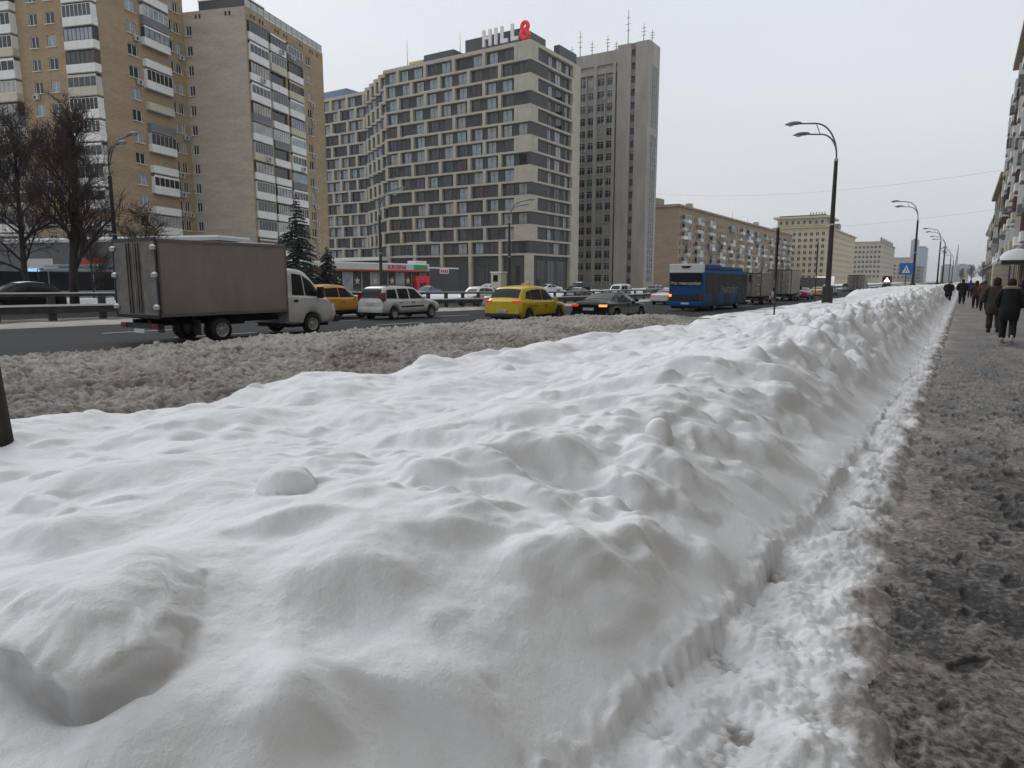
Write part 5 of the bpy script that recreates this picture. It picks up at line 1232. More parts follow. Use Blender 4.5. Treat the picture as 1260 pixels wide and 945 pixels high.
# ---------------------------------------------------------------- box lorry
def box_truck(label, x, y, boxm, cabm, boxlen=4.35, detail=True, name='box_truck', bw=1.06, bz0=.78, bz1=2.92):
    z = float(road_z(y)) - 0.02; root = empty(name, (x, y, z), 0, label, 'truck')
    ya = -boxlen; yb = 0.0                                         # box from ya to yb, cab in front of it
    b = MB(); b.bevbox(-bw, bw, ya, yb, bz0, bz1, boxm, .025); b.build('cargo_box', root)
    for s in (-1, 1):
        for zz in (bz0 + .01, bz1 - .10):
            b = MB(); b.box(s * bw - .012, s * bw + .012, ya + .02, yb - .02, zz, zz + .09, 'box_trim'); b.build('edge_rail', root)
        for yy in (ya + .02, yb - .08):
            b = MB(); b.box(s * bw - .011, s * bw + .011, yy, yy + .06, bz0 + .101, bz1 - .101, 'box_trim'); b.build('corner_post', root)
    b = MB(); b.box(-bw + .15, bw - .05, yb - 1.5, yb - .4, bz1, bz1 + .03, 'snow_cap'); b.build('roof_snow', root)
    for s in (-1, 1):
        b = MB(); b.box(s * .52 - .50, s * .52 + .50, ya - .035, ya - .002, bz0 + .06, bz1 - .06, 'box_rear'); d = b.build('rear_door', root)
        for q in (.16, .30):
            g = MB(); g.tube([(s * q, ya - .07, bz0 + .1), (s * q, ya - .07, bz1 - .1)], .018, 'dark_metal', 6); g.build('lock_rod', d)
        for zz in (bz0 + .22, bz0 + 1.1, bz1 - .3):
            g = MB(); g.box(s * 1.0 - .14, s * 1.0 + .1, ya - .085, ya - .036, zz, zz + .09, 'grey_light'); g.build('hinge', d)
            if detail: g = MB(); g.loft([[(s * 1.0 - .16 + .28 * t, ya - .10, zz + .09), (s * 1.0 - .16 + .28 * t, ya - .03, zz + .09), (s * 1.0 - .16 + .28 * t, ya - .06, zz + .10 + .05 * math.sin(PI * t))] for t in np.linspace(0, 1, 5)], 'snow_cap'); g.build('snow_cover', d)
    b = MB(); b.box(-bw - .01, bw + .01, ya - .05, ya - .001, bz1 - .06, bz1 + .03, 'dark_metal'); b.box(-bw - .01, bw + .01, ya - .05, ya - .001, bz0 - .03, bz0 + .05, 'dark_metal')
    for s in (-1, 1): b.box(s * bw - .035, s * bw + .035, ya - .05, ya - .001, bz0 + .051, bz1 - .061, 'dark_metal')
    b.build('door_frame', root)
    b = MB()
    for s in (-1, 1): b.box(s * .4 - .06, s * .4 + .06, ya + .05, yb + 1.2, .52, .70, 'underbody')
    for q in np.arange(ya + .3, yb, .7): b.box(-bw + .1, bw - .1, float(q), float(q) + .08, .701, bz0, 'underbody')
    b.build('chassis', root)
    b = MB(); b.box(-.9, .9, ya - .02, ya + .12, .46, .60, 'plastic_dark'); b.build('rear_bumper', root)
    for s in (-1, 1):
        b = MB(); b.box(s * .78 - .14, s * .78 + .14, ya - .045, ya - .021, .48, .60, 'tail_red'); b.build('taillight', root)
        b = MB(); b.box(s * .92 - .16, s * .92 + .16, -2.65 - .55, -2.65 - .53, .22, .66, 'plastic_dark'); b.build('mud_flap', root)
    b = MB(); b.box(-.26, .26, ya - .04, ya - .021, .33, .44, 'plate_white'); b.build('number_plate', root)
    b = MB(); b.box(-.7, -.3, -1.9, -.7, .40, .75, 'plastic_dark'); b.build('fuel_tank', root)
    for s in (-1, 1):
        add_wheel(root, s * .93, -2.45, .345, .20, 'steel_rim', 0); add_wheel(root, s * .68, -2.45, .345, .20, 'steel_rim', 0); add_wheel(root, s * .90, 1.05, .345, .20, 'steel_rim', 0)
    # cab
    st = [(.06, .42, 1.28, 2.12, .97, .80), (.10, .36, 1.28, 2.17, 1.0, .82), (.55, .36, 1.27, 2.19, 1.02, .80), (.95, .36, 1.25, 2.10, 1.02, .78), (1.15, .36, 1.24, 1.92, 1.02, .78), (1.72, .36, 1.18, 1.30, 1.0, .82), (1.85, .36, 1.10, 1.20, .98, .80), (2.12, .38, .92, .98, .93, .74), (2.26, .42, .74, .80, .82, .62), (2.32, .5, .62, .66, .70, .5)]
    S = Shell(st, (1.05,), .345); b = MB(); S.mesh_into(b, cabm); b.build('cab', root, True, R(38))
    for sd in (-1, 1):
        b = MB(); b.loft(S.side_poly([(.24, 1.32), (.74, 1.30), (.74, 1.98), (.34, 2.02)], sd), 'car_glass', True, True); b.build('side_window', root)
        b = MB(); b.loft(S.side_poly([(.79, 1.30), (1.60, 1.24), (1.12, 1.78), (.79, 1.96)], sd), 'car_glass', True, True); b.build('quarter_window', root)
        b = MB(); b.loft(S.side_poly([(.20, .56), (.66, .56), (.78, .96), (1.5, 1.0), (1.5, 1.18), (.20, 1.24)], sd, .007, .012), cabm, True, True); d = b.build('door', root)
        xs = S.side_x(.34, 1.16); b = MB(); b.bevbox(min(sd * (xs - .02), sd * (xs + .03)), max(sd * (xs - .02), sd * (xs + .03)), .26, .44, 1.08, 1.17, 'black', .012); b.build('handle', d)
        xs = S.side_x(1.3, 1.2); b = MB(); b.bevbox(min(sd * (xs + .0), sd * (xs + .24)), max(sd * (xs + .0), sd * (xs + .24)), 1.26, 1.38, 1.20, 1.58, 'black', .03); b.build('wing_mirror', root)
        b = MB(); b.bevbox(min(sd * .5, sd * .86), max(sd * .5, sd * .86), 1.95, 2.20, .80, .98, 'head_off', .03); b.build('headlight', root)
    b = MB(); b.loft(S.top_patch(1.02, 1.66, .97, .97), 'car_glass', False, False); b.build('windscreen', root, True)
    b = MB(); b.bevbox(-.92, .92, 2.0, 2.36, .36, .60, 'plastic_dark', .05); b.build('front_bumper', root)
    b = MB(); b.box(-.8, .8, .2, 1.9, .25, .6, 'underbody'); b.build('underbody', root)
    return root
box_truck('white cab lorry with a grimy beige cargo box, largest vehicle on the road', -19.50, 15.35, 'box_grimy', 'cab_white')
mat('box_pale', (0.36, 0.35, 0.31), 0.8, var=0.15, vscale=0.7)
box_truck('distant lorry with a pale grey green cargo box left of the red car', -17.4, 88.0, 'box_pale', 'cab_white', 5.2, False, bw=1.25, bz1=3.5)
box_truck('beige panelled lorry just ahead of the blue bus', -17.2, 73.0, 'box_grimy', 'cab_white', 4.4, False, bw=1.15, bz1=3.0)
box_truck('far lorry with a pale box right of the big lamp', -14.8, 132.0, 'box_pale', 'cab_white', 5.0, False, bw=1.2, bz1=3.2)

# ---------------------------------------------------------------- city bus
def bus(label, x, y, heading, bodym, text_side=None, text_rear=None, name='city_bus', capm='plate_white', Lb=12.0):
    root = empty(name, (x, y, float(road_z(y)) - 0.02), heading, label, 'bus'); W = 1.275; H = 3.02
    b = MB(); P = [(-W, .36), (-W, 1.2), (-W, H - .25), (-W + .06, H - .08), (-W + .2, H), (W - .2, H), (W - .06, H - .08), (W, H - .25), (W, 1.2), (W, .36)]
    b.loft([[(p[0] * f, yy, z0 + (p[1] - z0) * g) for p in P] for yy, f, g, z0 in ((0, .97, .99, .36), (.08, 1, 1, .36), (Lb - .6, 1, 1, .36), (Lb - .2, .985, .985, .36), (Lb, .95, .96, .36))], bodym); b.build('body', root)
    b = MB(); b.bevbox(-W + .06, W - .06, .0, 4.6, H - .02, H + .34, bodym, .08); b.bevbox(-W + .08, W - .08, 4.7, Lb - 1.2, H - .02, H + .22, bodym, .08); b.build('roof_fairing', root)
    b = MB(); b.bevbox(-W + .02, W - .02, -.06, .30, H - .28, H + .36, capm, .06); cap = b.build('rear_cap', root)
    b = MB(); b.prism([(-.42, H + .22), (.42, H + .22), (.2, H + .04), (-.2, H + .04)], 'y', -.085, -.062, 'black'); b.build('vent', cap)
    b = MB(); b.box(-W + .12, W - .12, -.045, -.001, 1.82, H - .30, 'bus_glass'); rw = b.build('rear_window', root)
    b = MB(); b.box(-W + .25, W - .25, -.05, -.001, .82, 1.20, 'black'); b.build('grille', root)
    b = MB(); b.bevbox(-W + .02, W - .02, -.10, .12, .36, .66, bodym, .04); b.build('rear_bumper', root)
    b = MB(); b.box(-.30, .30, -.125, -.101, .50, .62, 'plate_white'); b.build('number_plate', root)
    for s in (-1, 1):
        for k, m in enumerate(('tail_red', 'amber_lit' if s < 0 else 'tail_red', 'tail_red')):
            b = MB(); b.box(s * (W - .14) - .09, s * (W - .14) + .09, -.055, -.001, .84 + .2 * k, 1.02 + .2 * k, m); b.build('taillight', root)
        for k in range(7):
            y0 = .55 + k * 1.62; b = MB(); b.box(s * W - .012, s * W + .012, y0, y0 + 1.52, 1.25 if k not in (1, 3, 6) or s < 0 else .45, H - .34, 'bus_glass'); b.build('side_window' if k not in (1, 3, 6) or s < 0 else 'door', root)
        for yy in (2.9, 9.0):
            b = MB(); b.prism([(yy - .60, .34), (yy - .52, .85), (yy - .3, 1.08), (yy + .3, 1.08), (yy + .52, .85), (yy + .60, .34)], 'x', s * W - .013, s * W + .013, 'black'); b.build('wheel_arch', root)
            add_wheel(root, s * (W - .12), yy, .48, .28, 'steel_rim', 0)
        b = MB(); b.tube([(s * (W - .1), Lb - .1, H - .1), (s * (W + .12), Lb + .35, H - .18), (s * (W + .16), Lb + .40, H - .35)], .035, 'black', 6); b.bevbox(s * (W + .16) - .11, s * (W + .16) + .11, Lb + .32, Lb + .46, H - .95, H - .35, 'black', .04); b.build('wing_mirror', root)
    b = MB(); b.box(-W + .1, W - .1, Lb - .06, Lb + .02, 1.1, H - .35, 'car_glass'); b.build('windscreen', root)
    b = MB(); b.box(-W + .15, W - .15, .2, Lb - .4, .18, .38, 'underbody'); b.build('underbody', root)
    if text_rear: text_part('rear_lettering', text_rear, .30, 'sign_white', rw, (0, -.05, 1.90), (R(90), 0, 0), .002)
    if text_side: text_part('side_lettering', text_side, .80, 'sign_pale', root, (W + .016, 6.6, 1.25), (R(90), 0, R(90)), .002)
    return root
mat('sign_pale', (0.22, 0.24, 0.25), 0.6)
bus('dark blue electric bus seen from behind with white roof cap', -16.85, 49.6, 0, 'bus_blue', 'Электробус', 'Это электробус')
mat('bus_grey', (0.20, 0.23, 0.26), 0.4, var=0.1)
lb = bus('grey bus with a lit blue destination panel at the left edge', -59.0, 34.5, PI, 'bus_grey', capm='bus_grey', Lb=9.0)
mat('led_blue', (0.02, 0.06, 0.15), 0.4, emit=(0.25, 0.55, 1.0), estr=1.2)
b = MB(); b.box(-.9, .9, 9.02, 9.06, 2.62, 2.92, 'led_blue'); b.build('destination_panel', lb)
bus('second grey bus behind the big bare tree at left', -62.5, 44.0, PI, 'bus_grey', capm='bus_grey', Lb=9.0)
# ================================================================ GUARD RAIL, LAMPS, POSTS, SIGNS
gr = empty('guard_rail', (-31.2, 0, 0), 0, 'long double steel guard rail topped with snow along the central reserve', 'guard rail')
def rail_run(nm, x0, x1, z0, z1, m, ys=np.arange(-12, 190, 4.0)):
    b = MB(); b.loft([[(x0, float(y), float(road_z(y)) + z0), (x1, float(y), float(road_z(y)) + z0), (x1, float(y), float(road_z(y)) + z1), (x0, float(y), float(road_z(y)) + z1)] for y in ys], m); return b.build(nm, gr)
mat('rail_steel', (0.075, 0.075, 0.078), 0.6, 0.5, var=0.3, vscale=2)
rail_run('top_beam', -.06, .06, 1.12, 1.235, 'rail_steel'); rail_run('snow_cover', -.075, .075, 1.237, 1.285, 'snow_cap')
rail_run('lower_beam', .07, .15, .44, .72, 'rail_steel'); rail_run('snow_cover', .05, .20, .722, .80, 'snow_cap'); rail_run('lower_beam', -.15, -.07, .44, .72, 'rail_steel')
pb = MB(); pb.box(-.065, .065, -.14, .14, -.1, 1.118, 'rail_steel'); pme = pb.mesh('post')
for k in range(70):
    y = -8 + k * 2.0 + (k > 40) * (k - 40) * .6; link('post', pme, gr, (0, y, float(road_z(y))))

def make_lamp():
    root = empty('street_lamp', (0, 0, 0))
    b = MB(); b.tube([(0, 0, -1.0), (0, 0, 1.25), (0, 0, 1.32)], [.40, .38, .24], 'lamp_post_paint', 8); bs = b.build('base', root, True, R(40))
    b = MB(); b.tube([(0, 0, 1.32), (0, 0, 5.8), (0, 0, 10.35)], [.20, .165, .13], 'lamp_post_paint', 10); b.build('pole', root, True, R(40))
    b = MB(); b.tube([(0, 0, 5.75), (0, 0, 5.85)], .185, 'grey_light', 10); b.tube([(0, 0, 10.30), (0, 0, 10.45)], .145, 'grey_light', 10); b.build('collar', root)
    def arm(dx, top, reach, oy):
        pts = [(0, 0, 10.3)]
        for t in np.linspace(0, 1, 12): a = t * PI / 2; pts.append((-(1 - math.cos(a)) * reach * .62, oy * t, 10.6 + (top - 10.6) * math.sin(a)))
        pts.append((-reach, oy, top + .10)); b = MB(); b.tube(pts, .058, 'lamp_arm_grey', 8); b.build('arm', root, True)
        h = empty('lamp_head', (-reach, oy, top + .10)); h.parent = root
        rings = []
        for t in np.linspace(0, 1, 9):
            w = .22 * math.sin(PI * min(1, .12 + .88 * t) ** .8) + .03; hh = .15 * math.sin(PI * min(1, .15 + .8 * t)) + .025
            rings.append([(.05 - 1.15 * t, w * math.cos(q), .02 + hh * max(-.25, math.sin(q)) * 1.1) for q in np.linspace(0, 2 * PI, 12)[:-1]])
        b = MB(); b.loft(rings, 'lamp_arm_grey'); b.build('housing', h, True)
        rings = []
        for t in np.linspace(.08, .92, 7): rings.append([(-.36 - .62 * t, .19 * math.sin(PI * t) * math.cos(q), -.005 - .13 * math.sin(PI * t) * math.sin(q)) for q in np.linspace(0, PI, 7)])
        b = MB(); b.loft(rings, 'lamp_glass', True, True); b.build('lens', h, True)
    arm(0, 13.05, 2.55, -.3); arm(0, 12.35, 2.05, .3)
    b = MB(); b.tube([(-1.45, -.26, 13.02), (-1.22, .27, 12.30)], .03, 'lamp_arm_grey', 6); b.build('brace', root)
    return root
LAMPS = [(-8.5, 57, 0, 'tall black twin headed street lamp, nearest whole one beside the snow bank'),
         (-6.3, 119, 0, 'second tall street lamp beyond the blue road sign'), (-5.0, 184, 0, 'third street lamp of the row along the pavement'), (-4.8, 217, 0, 'fourth street lamp of the row along the pavement'),
         (-4.6, 300, 0, 'fifth street lamp of the row, thin and far'), (-4.4, 356, 0, 'sixth and farthest street lamp of the pavement row'),
         (-50.4, 27.1, PI, 'grey street lamp standing before the ochre brick wall'), (-52.1, 55.7, PI, 'street lamp in front of the supermarket'), (-46.1, 71.5, PI, 'street lamp before the corner of the staggered building')]
lamp0 = make_lamp()
for i, (x, y, rz, lab) in enumerate(LAMPS):
    o = lamp0 if i == 0 else copy_tree(lamp0)
    o.location = (x, y, float(road_z(y)) * (.0 if x > -20 else 1)); o.rotation_euler = (0, 0, rz); tag(o, lab, 'street lamp', 'street lamps along the road')
    if rz: o.scale = (.93, .93, .88)
def edge_sign(label, x, y, h, plates):
    root = empty('sign_post', (x, y, 0), R(6), label, 'sign'); b = MB(); b.tube([(0, 0, -.6), (0, 0, h)], .038, 'dark_metal', 8); b.build('pole', root)
    for z0, z1 in plates: b = MB(); b.box(-.05, -.02, -.33, .33, z0, z1, 'dark_metal'); b.build('sign_plate', root); 
edge_sign('thin post with dark edge-on sign plates standing in the snow right of the bus', -7.15, 33.3, 4.05, ((1.75, 2.5), (2.52, 3.25), (3.27, 4.0)))
edge_sign('farther thin post with dark edge-on plates left of the big lamp', -9.9, 60.3, 4.7, ((2.2, 3.0), (3.02, 3.8), (3.82, 4.6)))
root = empty('crossing_sign', (-6.9, 113, -.2), 0, 'square blue road sign with white figure on a post', 'sign')
b = MB(); b.tube([(0, 0, 0), (0, 0, 4.4)], .06, 'dark_metal', 8); b.build('pole', root)
mat('sign_blue_bright', (0.02, 0.12, 0.42), 0.4)
b = MB(); b.box(-.85, .85, -.10, -.06, 2.75, 4.35, 'sign_blue_bright'); p = b.build('sign_plate', root)
b = MB(); b.prism([(-.5, 3.0), (.5, 3.0), (0, 4.05)], 'y', -.115, -.101, 'sign_white'); b.build('white_triangle', p)
b = MB(); b.tube([(-.2, -.13, 3.08), (0, -.13, 3.45), (.2, -.13, 3.1)], .05, 'black', 6); b.tube([(0, -.13, 3.45), (0, -.13, 3.72)], .06, 'black', 6); b.build('figure', p)
mat('lime_paint', (0.16, 0.26, 0.05), 0.5)
sv = car('van', 'lime green service vehicle with a lit warning board on its back', -13.6, 169.0, 'lime_paint', 0.0, name='service_vehicle')
mat('warn_red', (0.5, 0.02, 0.02), 0.5, emit=(1, .05, .03), estr=.5)
b = MB(); b.box(-.9, .9, -1.6, -1.5, 1.9, 3.3, 'dark_metal'); wb = b.build('warning_board', sv); b = MB(); b.prism([(-.6, 2.05), (.6, 2.05), (0, 3.0)], 'y', -1.64, -1.61, 'head_lit'); b.build('triangle', wb)
for s in (-1, 1): b = MB(); b.box(s * .75 - .1, s * .75 + .1, -1.64, -1.61, 2.95, 3.2, 'warn_red'); b.build('lamp', wb)
mat('billboard_lit', (0.7, 0.55, 0.62), 0.5, emit=(1, .78, .9), estr=.55)
bb = empty('billboard', (-31.5, 205, -.5), 0, 'small pinkish lit advertising panel far up the road', 'billboard')
b = MB(); b.box(-2.4, 2.4, -.1, .1, 1.2, 3.4, 'billboard_lit'); b.build('panel', bb); b = MB(); b.box(-.15, .15, .11, .3, 0, 3, 'dark_metal'); b.build('post', bb)
uw = empty('underpass_wall', (-30.5, 118, -.55), 0, 'long dark parapet wall of the underpass far up the road', 'wall')
b = MB(); b.box(-.3, .3, 0, 95, 0, 2.9, 'facade_grey'); b.build('wall_face', uw); b = MB(); b.box(-.4, .4, 0, 95, 2.901, 3.0, 'concrete'); b.build('coping', uw)
cab = empty('overhead_cable', (0, 0, 0), 0, 'thin dark cable hanging across the sky over the road', 'cable')
def cable(p, q, sag): 
    b = MB(); b.tube([(p[0] + (q[0] - p[0]) * t, p[1] + (q[1] - p[1]) * t, p[2] + (q[2] - p[2]) * t - 4 * sag * t * (1 - t)) for t in np.linspace(0, 1, 14)], .013, 'dark_metal', 4, False); return b
cable((-69, 176, 24), (6, 128, 18), 2.0).build('strand', cab)
cb2 = cable((-88, 260, 22), (6, 160, 15), 2.5).build('overhead_cable'); tag(cb2, 'fainter lower cable crossing the sky beyond the first one', 'cable')
kb = empty('kiosk', (-48.9, 73.4, -.3), 0, 'small cream booth with one dark window by the hotel wall', 'kiosk')
b = MB(); b.box(-.75, .75, -.6, .6, 1.1, 3.0, 'cream_paint'); b.build('cabin', kb); b = MB(); b.box(-.42, .25, -.63, -.601, 1.9, 2.7, 'pane_dark'); b.build('window', kb); b = MB(); b.box(-.85, .85, -.7, .7, 3.001, 3.12, 'snow_cap'); b.build('snow_cover', kb); b = MB(); b.box(-.6, .6, -.5, .5, 0, 1.099, 'concrete'); b.build('plinth', kb)
pv = empty('bus_shelter', (-66.5, 33.0, -.1), R(18), 'long grey panelled pavilion behind the bare trees', 'pavilion')
b = MB(); b.box(-30, 14, 0, 4, 0, 5.2, 'pane_mid'); b.build('wall', pv); b = MB(); b.box(-30.2, 14.2, -.4, 4.2, 5.2, 5.45, 'grey_light'); b.box(-30.1, 14.1, -.35, 4.1, 5.451, 5.6, 'snow_cap'); b.build('roof', pv)
for i, (x, m) in enumerate(((-18, 'sign_green'), (-7, 'grey_light'), (-1, 'shop_red'), (6, 'lime_paint'), (11, 'shop_red'))):
    b = MB(); b.box(x, x + 3.4, -.06, -.001, 1.0 + (i % 2), 3.8, m); b.build('poster', pv)

# ================================================================ TREES
def bare_tree(seed, H, spread, levels=5, lean=(0, 0), trunk_r=.24, low=.22):
    rr = random.Random(seed); tr = MB(); cr = MB()
    def limb(p, d, L, r, lev, b):
        n = 4 if lev < 3 else 3; pts = [p]; q = p.copy(); dd = d.copy()
        for k in range(n):
            dd = (dd + Vector((rr.gauss(0, .16), rr.gauss(0, .16), rr.gauss(.05, .10))) * (1 if lev else .35)).normalized(); q = q + dd * (L / n); pts.append(q.copy())
        rads = [r * (1 - .62 * k / n) for k in range(n + 1)]
        b.tube(pts, rads, 'bark' if lev < 2 else 'twig', (9, 6, 5, 4, 3, 3, 3)[lev], lev < 1)
        if lev >= levels: return
        kids = (20, 8, 7, 6, 4, 3)[lev]
        for k in range(kids):
            t = (low + (1 - low) * (k + rr.random()) / kids) if lev == 0 else rr.uniform(.25, 1.0)
            i = min(n - 1, int(t * n)); f = t * n - i; o = pts[i].lerp(pts[i + 1], f); ax = (pts[i + 1] - pts[i]).normalized()
            side = ax.orthogonal().normalized(); side.rotate(Matrix.Rotation(rr.uniform(0, 2 * PI), 3, ax))
            an = rr.uniform(.5, 1.0) if lev else rr.uniform(.65, 1.15) * (1 - .45 * t)
            nd = (ax * math.cos(an) + side * math.sin(an)); nd.z += .18; nd.normalize()
            NL = L * (rr.uniform(.42, .68) if lev else spread * (1.05 - .62 * t) * rr.uniform(.75, 1.1)); limb(o, nd, NL, max(.013, rads[i] * (.52 if lev else .45)), lev + 1, cr)
    limb(Vector((0, 0, -.3)), Vector((lean[0], lean[1], 1)).normalized(), H * .86, trunk_r, 0, tr)
    return tr.mesh('trunk', True), cr.mesh('crown', recalc=False)
def plant_tree(nm, meshes, label, x, y, z, rz=0, s=1.0, group=None):
    root = empty(nm, (x, y, z), rz, label, 'tree', group); link('trunk', meshes[0], root); link('crown', meshes[1], root); root.scale = (s, s, s); return root
T1 = bare_tree(4, 12.8, .42, 4, (.0, .02), .30); T2 = bare_tree(9, 12.5, .36, 4, (-.16, .05), .20); T3 = bare_tree(21, 7, .5, 3, (0, 0), .09)
plant_tree('bare_tree', T1, 'big dark bare tree with dense twigs left of the lorry', -47.8, 22.8, -.1)
plant_tree('bare_tree', T2, 'leaning bare tree nearer the left edge of the photo', -48.9, 20.9, -.1, .4)
plant_tree('bare_tree', T3, 'small bare tree rising behind the rear of the lorry', -49.0, 28.2, -.1)
plant_tree('bare_tree', T2, 'bare tree cut by the left edge of the photo', -50.5, 18.0, -.1, 2.6, .8)
plant_tree('bare_tree', T3, 'low bare tree between the lamp and the big bare tree', -52.5, 26.4, -.1, 1.3, .8)
T4 = bare_tree(33, 8.5, .22, 3, (0, 0), .092, .80)
plant_tree('street_tree', T4, 'dark trunk standing in the snow, cut by the left edge of the photo', -6.80, 2.61, -.1)
for i, (x, y, s) in enumerate(((14, 420, .9), (9, 470, 1.0), (20, 500, 1.1), (4, 560, 1.0), (12, 600, 1.1), (-2, 640, .9))):
    plant_tree('bare_tree', T1 if i % 2 else T2, ('nearest', 'second nearest', 'rightmost', 'broad left hand', 'farther middle', 'leftmost and farthest')[i] + ' of the far bare trees massed where the pavement ends', x, y, -.3, i * 1.1, s, 'far bare trees at the end of the pavement')
def spruce(seed, H, Rm):
    rr = random.Random(seed); tr = MB(); tr.tube([(0, 0, -.2), (0, 0, H * .5), (0, 0, H)], [.17 * H / 12, .1 * H / 12, .02], 'bark', 8); cr = MB(); sn = MB(); z = H * .06
    while z < H * .985:
        t = z / H; Rr = Rm * (1 - t) ** .75 * rr.uniform(.75, 1.15) + .12; nb = max(4, int(9 * (1 - t) + 4))
        for k in range(nb):
            a = rr.uniform(0, 2 * PI); L = Rr * rr.uniform(.65, 1.1); dr = rr.uniform(.25, .5) * L; ca, sa = math.cos(a), math.sin(a)
            pts = [Vector((ca * L * u, sa * L * u, z + .15 * L * u - dr * u * u)) for u in (0, .3, .6, 1.0)]
            cr.tube(pts, [.03, .022, .015, .006], 'bark', 3, False)
            for u in np.arange(.12, 1.0, .30 / max(.6, L)):
                u = float(u); p = Vector((ca * L * u, sa * L * u, z + .15 * L * u - dr * u * u)); w = (.18 + .34 * (1 - abs(u - .45))) * min(1, L)
                for sgn in (-1, 1):
                    for q in range(2):
                        d = Vector((-sa * sgn * rr.uniform(.5, 1.0) + ca * rr.uniform(.3, .9), ca * sgn * rr.uniform(.5, 1.0) + sa * rr.uniform(.3, .9), -rr.uniform(.15, .75))).normalized() * w * rr.uniform(.6, 1.1)
                        n = Vector((rr.gauss(0, 1), rr.gauss(0, 1), rr.gauss(0, 1))).cross(d); n = n.normalized() * .085 if n.length > 0 else Vector((.05, 0, 0))
                        cr.face([p - n, p + n, p + d * .6 + n * .9, p + d, p + d * .6 - n * .9], 'needles')
                if rr.random() < .045 and u > .3:
                    e = Vector((ca, sa, -.25)) * .22; f = Vector((-sa, ca, 0)) * .13; o = p + Vector((0, 0, .04)); sn.face([o - e - f, o + e - f * .4, o + e * .9 + f * .5, o - e + f], 'snow_cap')
        z += H * .028 * rr.uniform(.8, 1.2)
    return tr.mesh('trunk', True), cr.mesh('crown', recalc=False), sn.mesh('snow_patches', recalc=False)
for i, (nm_l, x, y, H, Rm) in enumerate((('tall dark spruce with snow on its boughs right above the lorry cab', -67.4, 57.8, 12.3, 3.5), ('short dark spruce beside the taller one', -66.5, 61.6, 6.4, 2.0))):
    m3 = spruce(30 + i, H, Rm); root = empty('spruce_tree', (x, y, -.4), 0, nm_l, 'tree'); link('trunk', m3[0], root); link('crown', m3[1], root); o = link('snow_patches', m3[2], root); o['kind'] = 'stuff'

# ================================================================ PEOPLE ON THE PAVEMENT
def cloth(nm, c, b=.3): return mat(nm, c, 0.9, var=0.2, vscale=6, bump=b, bscale=22)
cloth('coat_black', (0.010, 0.010, 0.012)); cloth('coat_brown', (0.045, 0.034, 0.028)); cloth('coat_tan', (0.10, 0.062, 0.04)); cloth('coat_blue', (0.02, 0.04, 0.22)); cloth('coat_maroon', (0.05, 0.018, 0.02)); cloth('coat_grey', (0.05, 0.05, 0.055))
cloth('trousers_dark', (0.012, 0.012, 0.014)); cloth('boots_dark', (0.015, 0.013, 0.012)); cloth('boots_pale', (0.42, 0.37, 0.31)); cloth('hat_maroon', (0.035, 0.012, 0.014)); cloth('hair_dark', (0.02, 0.015, 0.012))
mat('fur_trim', (0.30, 0.24, 0.17), 1.0, var=0.4, vscale=30, bump=1.0, bscale=60); mat('skin', (0.45, 0.30, 0.23), 0.6)
def ell(cx, cy, z, rx, ry, n=14): return [(cx + rx * math.cos(t), cy + ry * math.sin(t), z) for t in np.linspace(0, 2 * PI, n + 1)[:-1]]
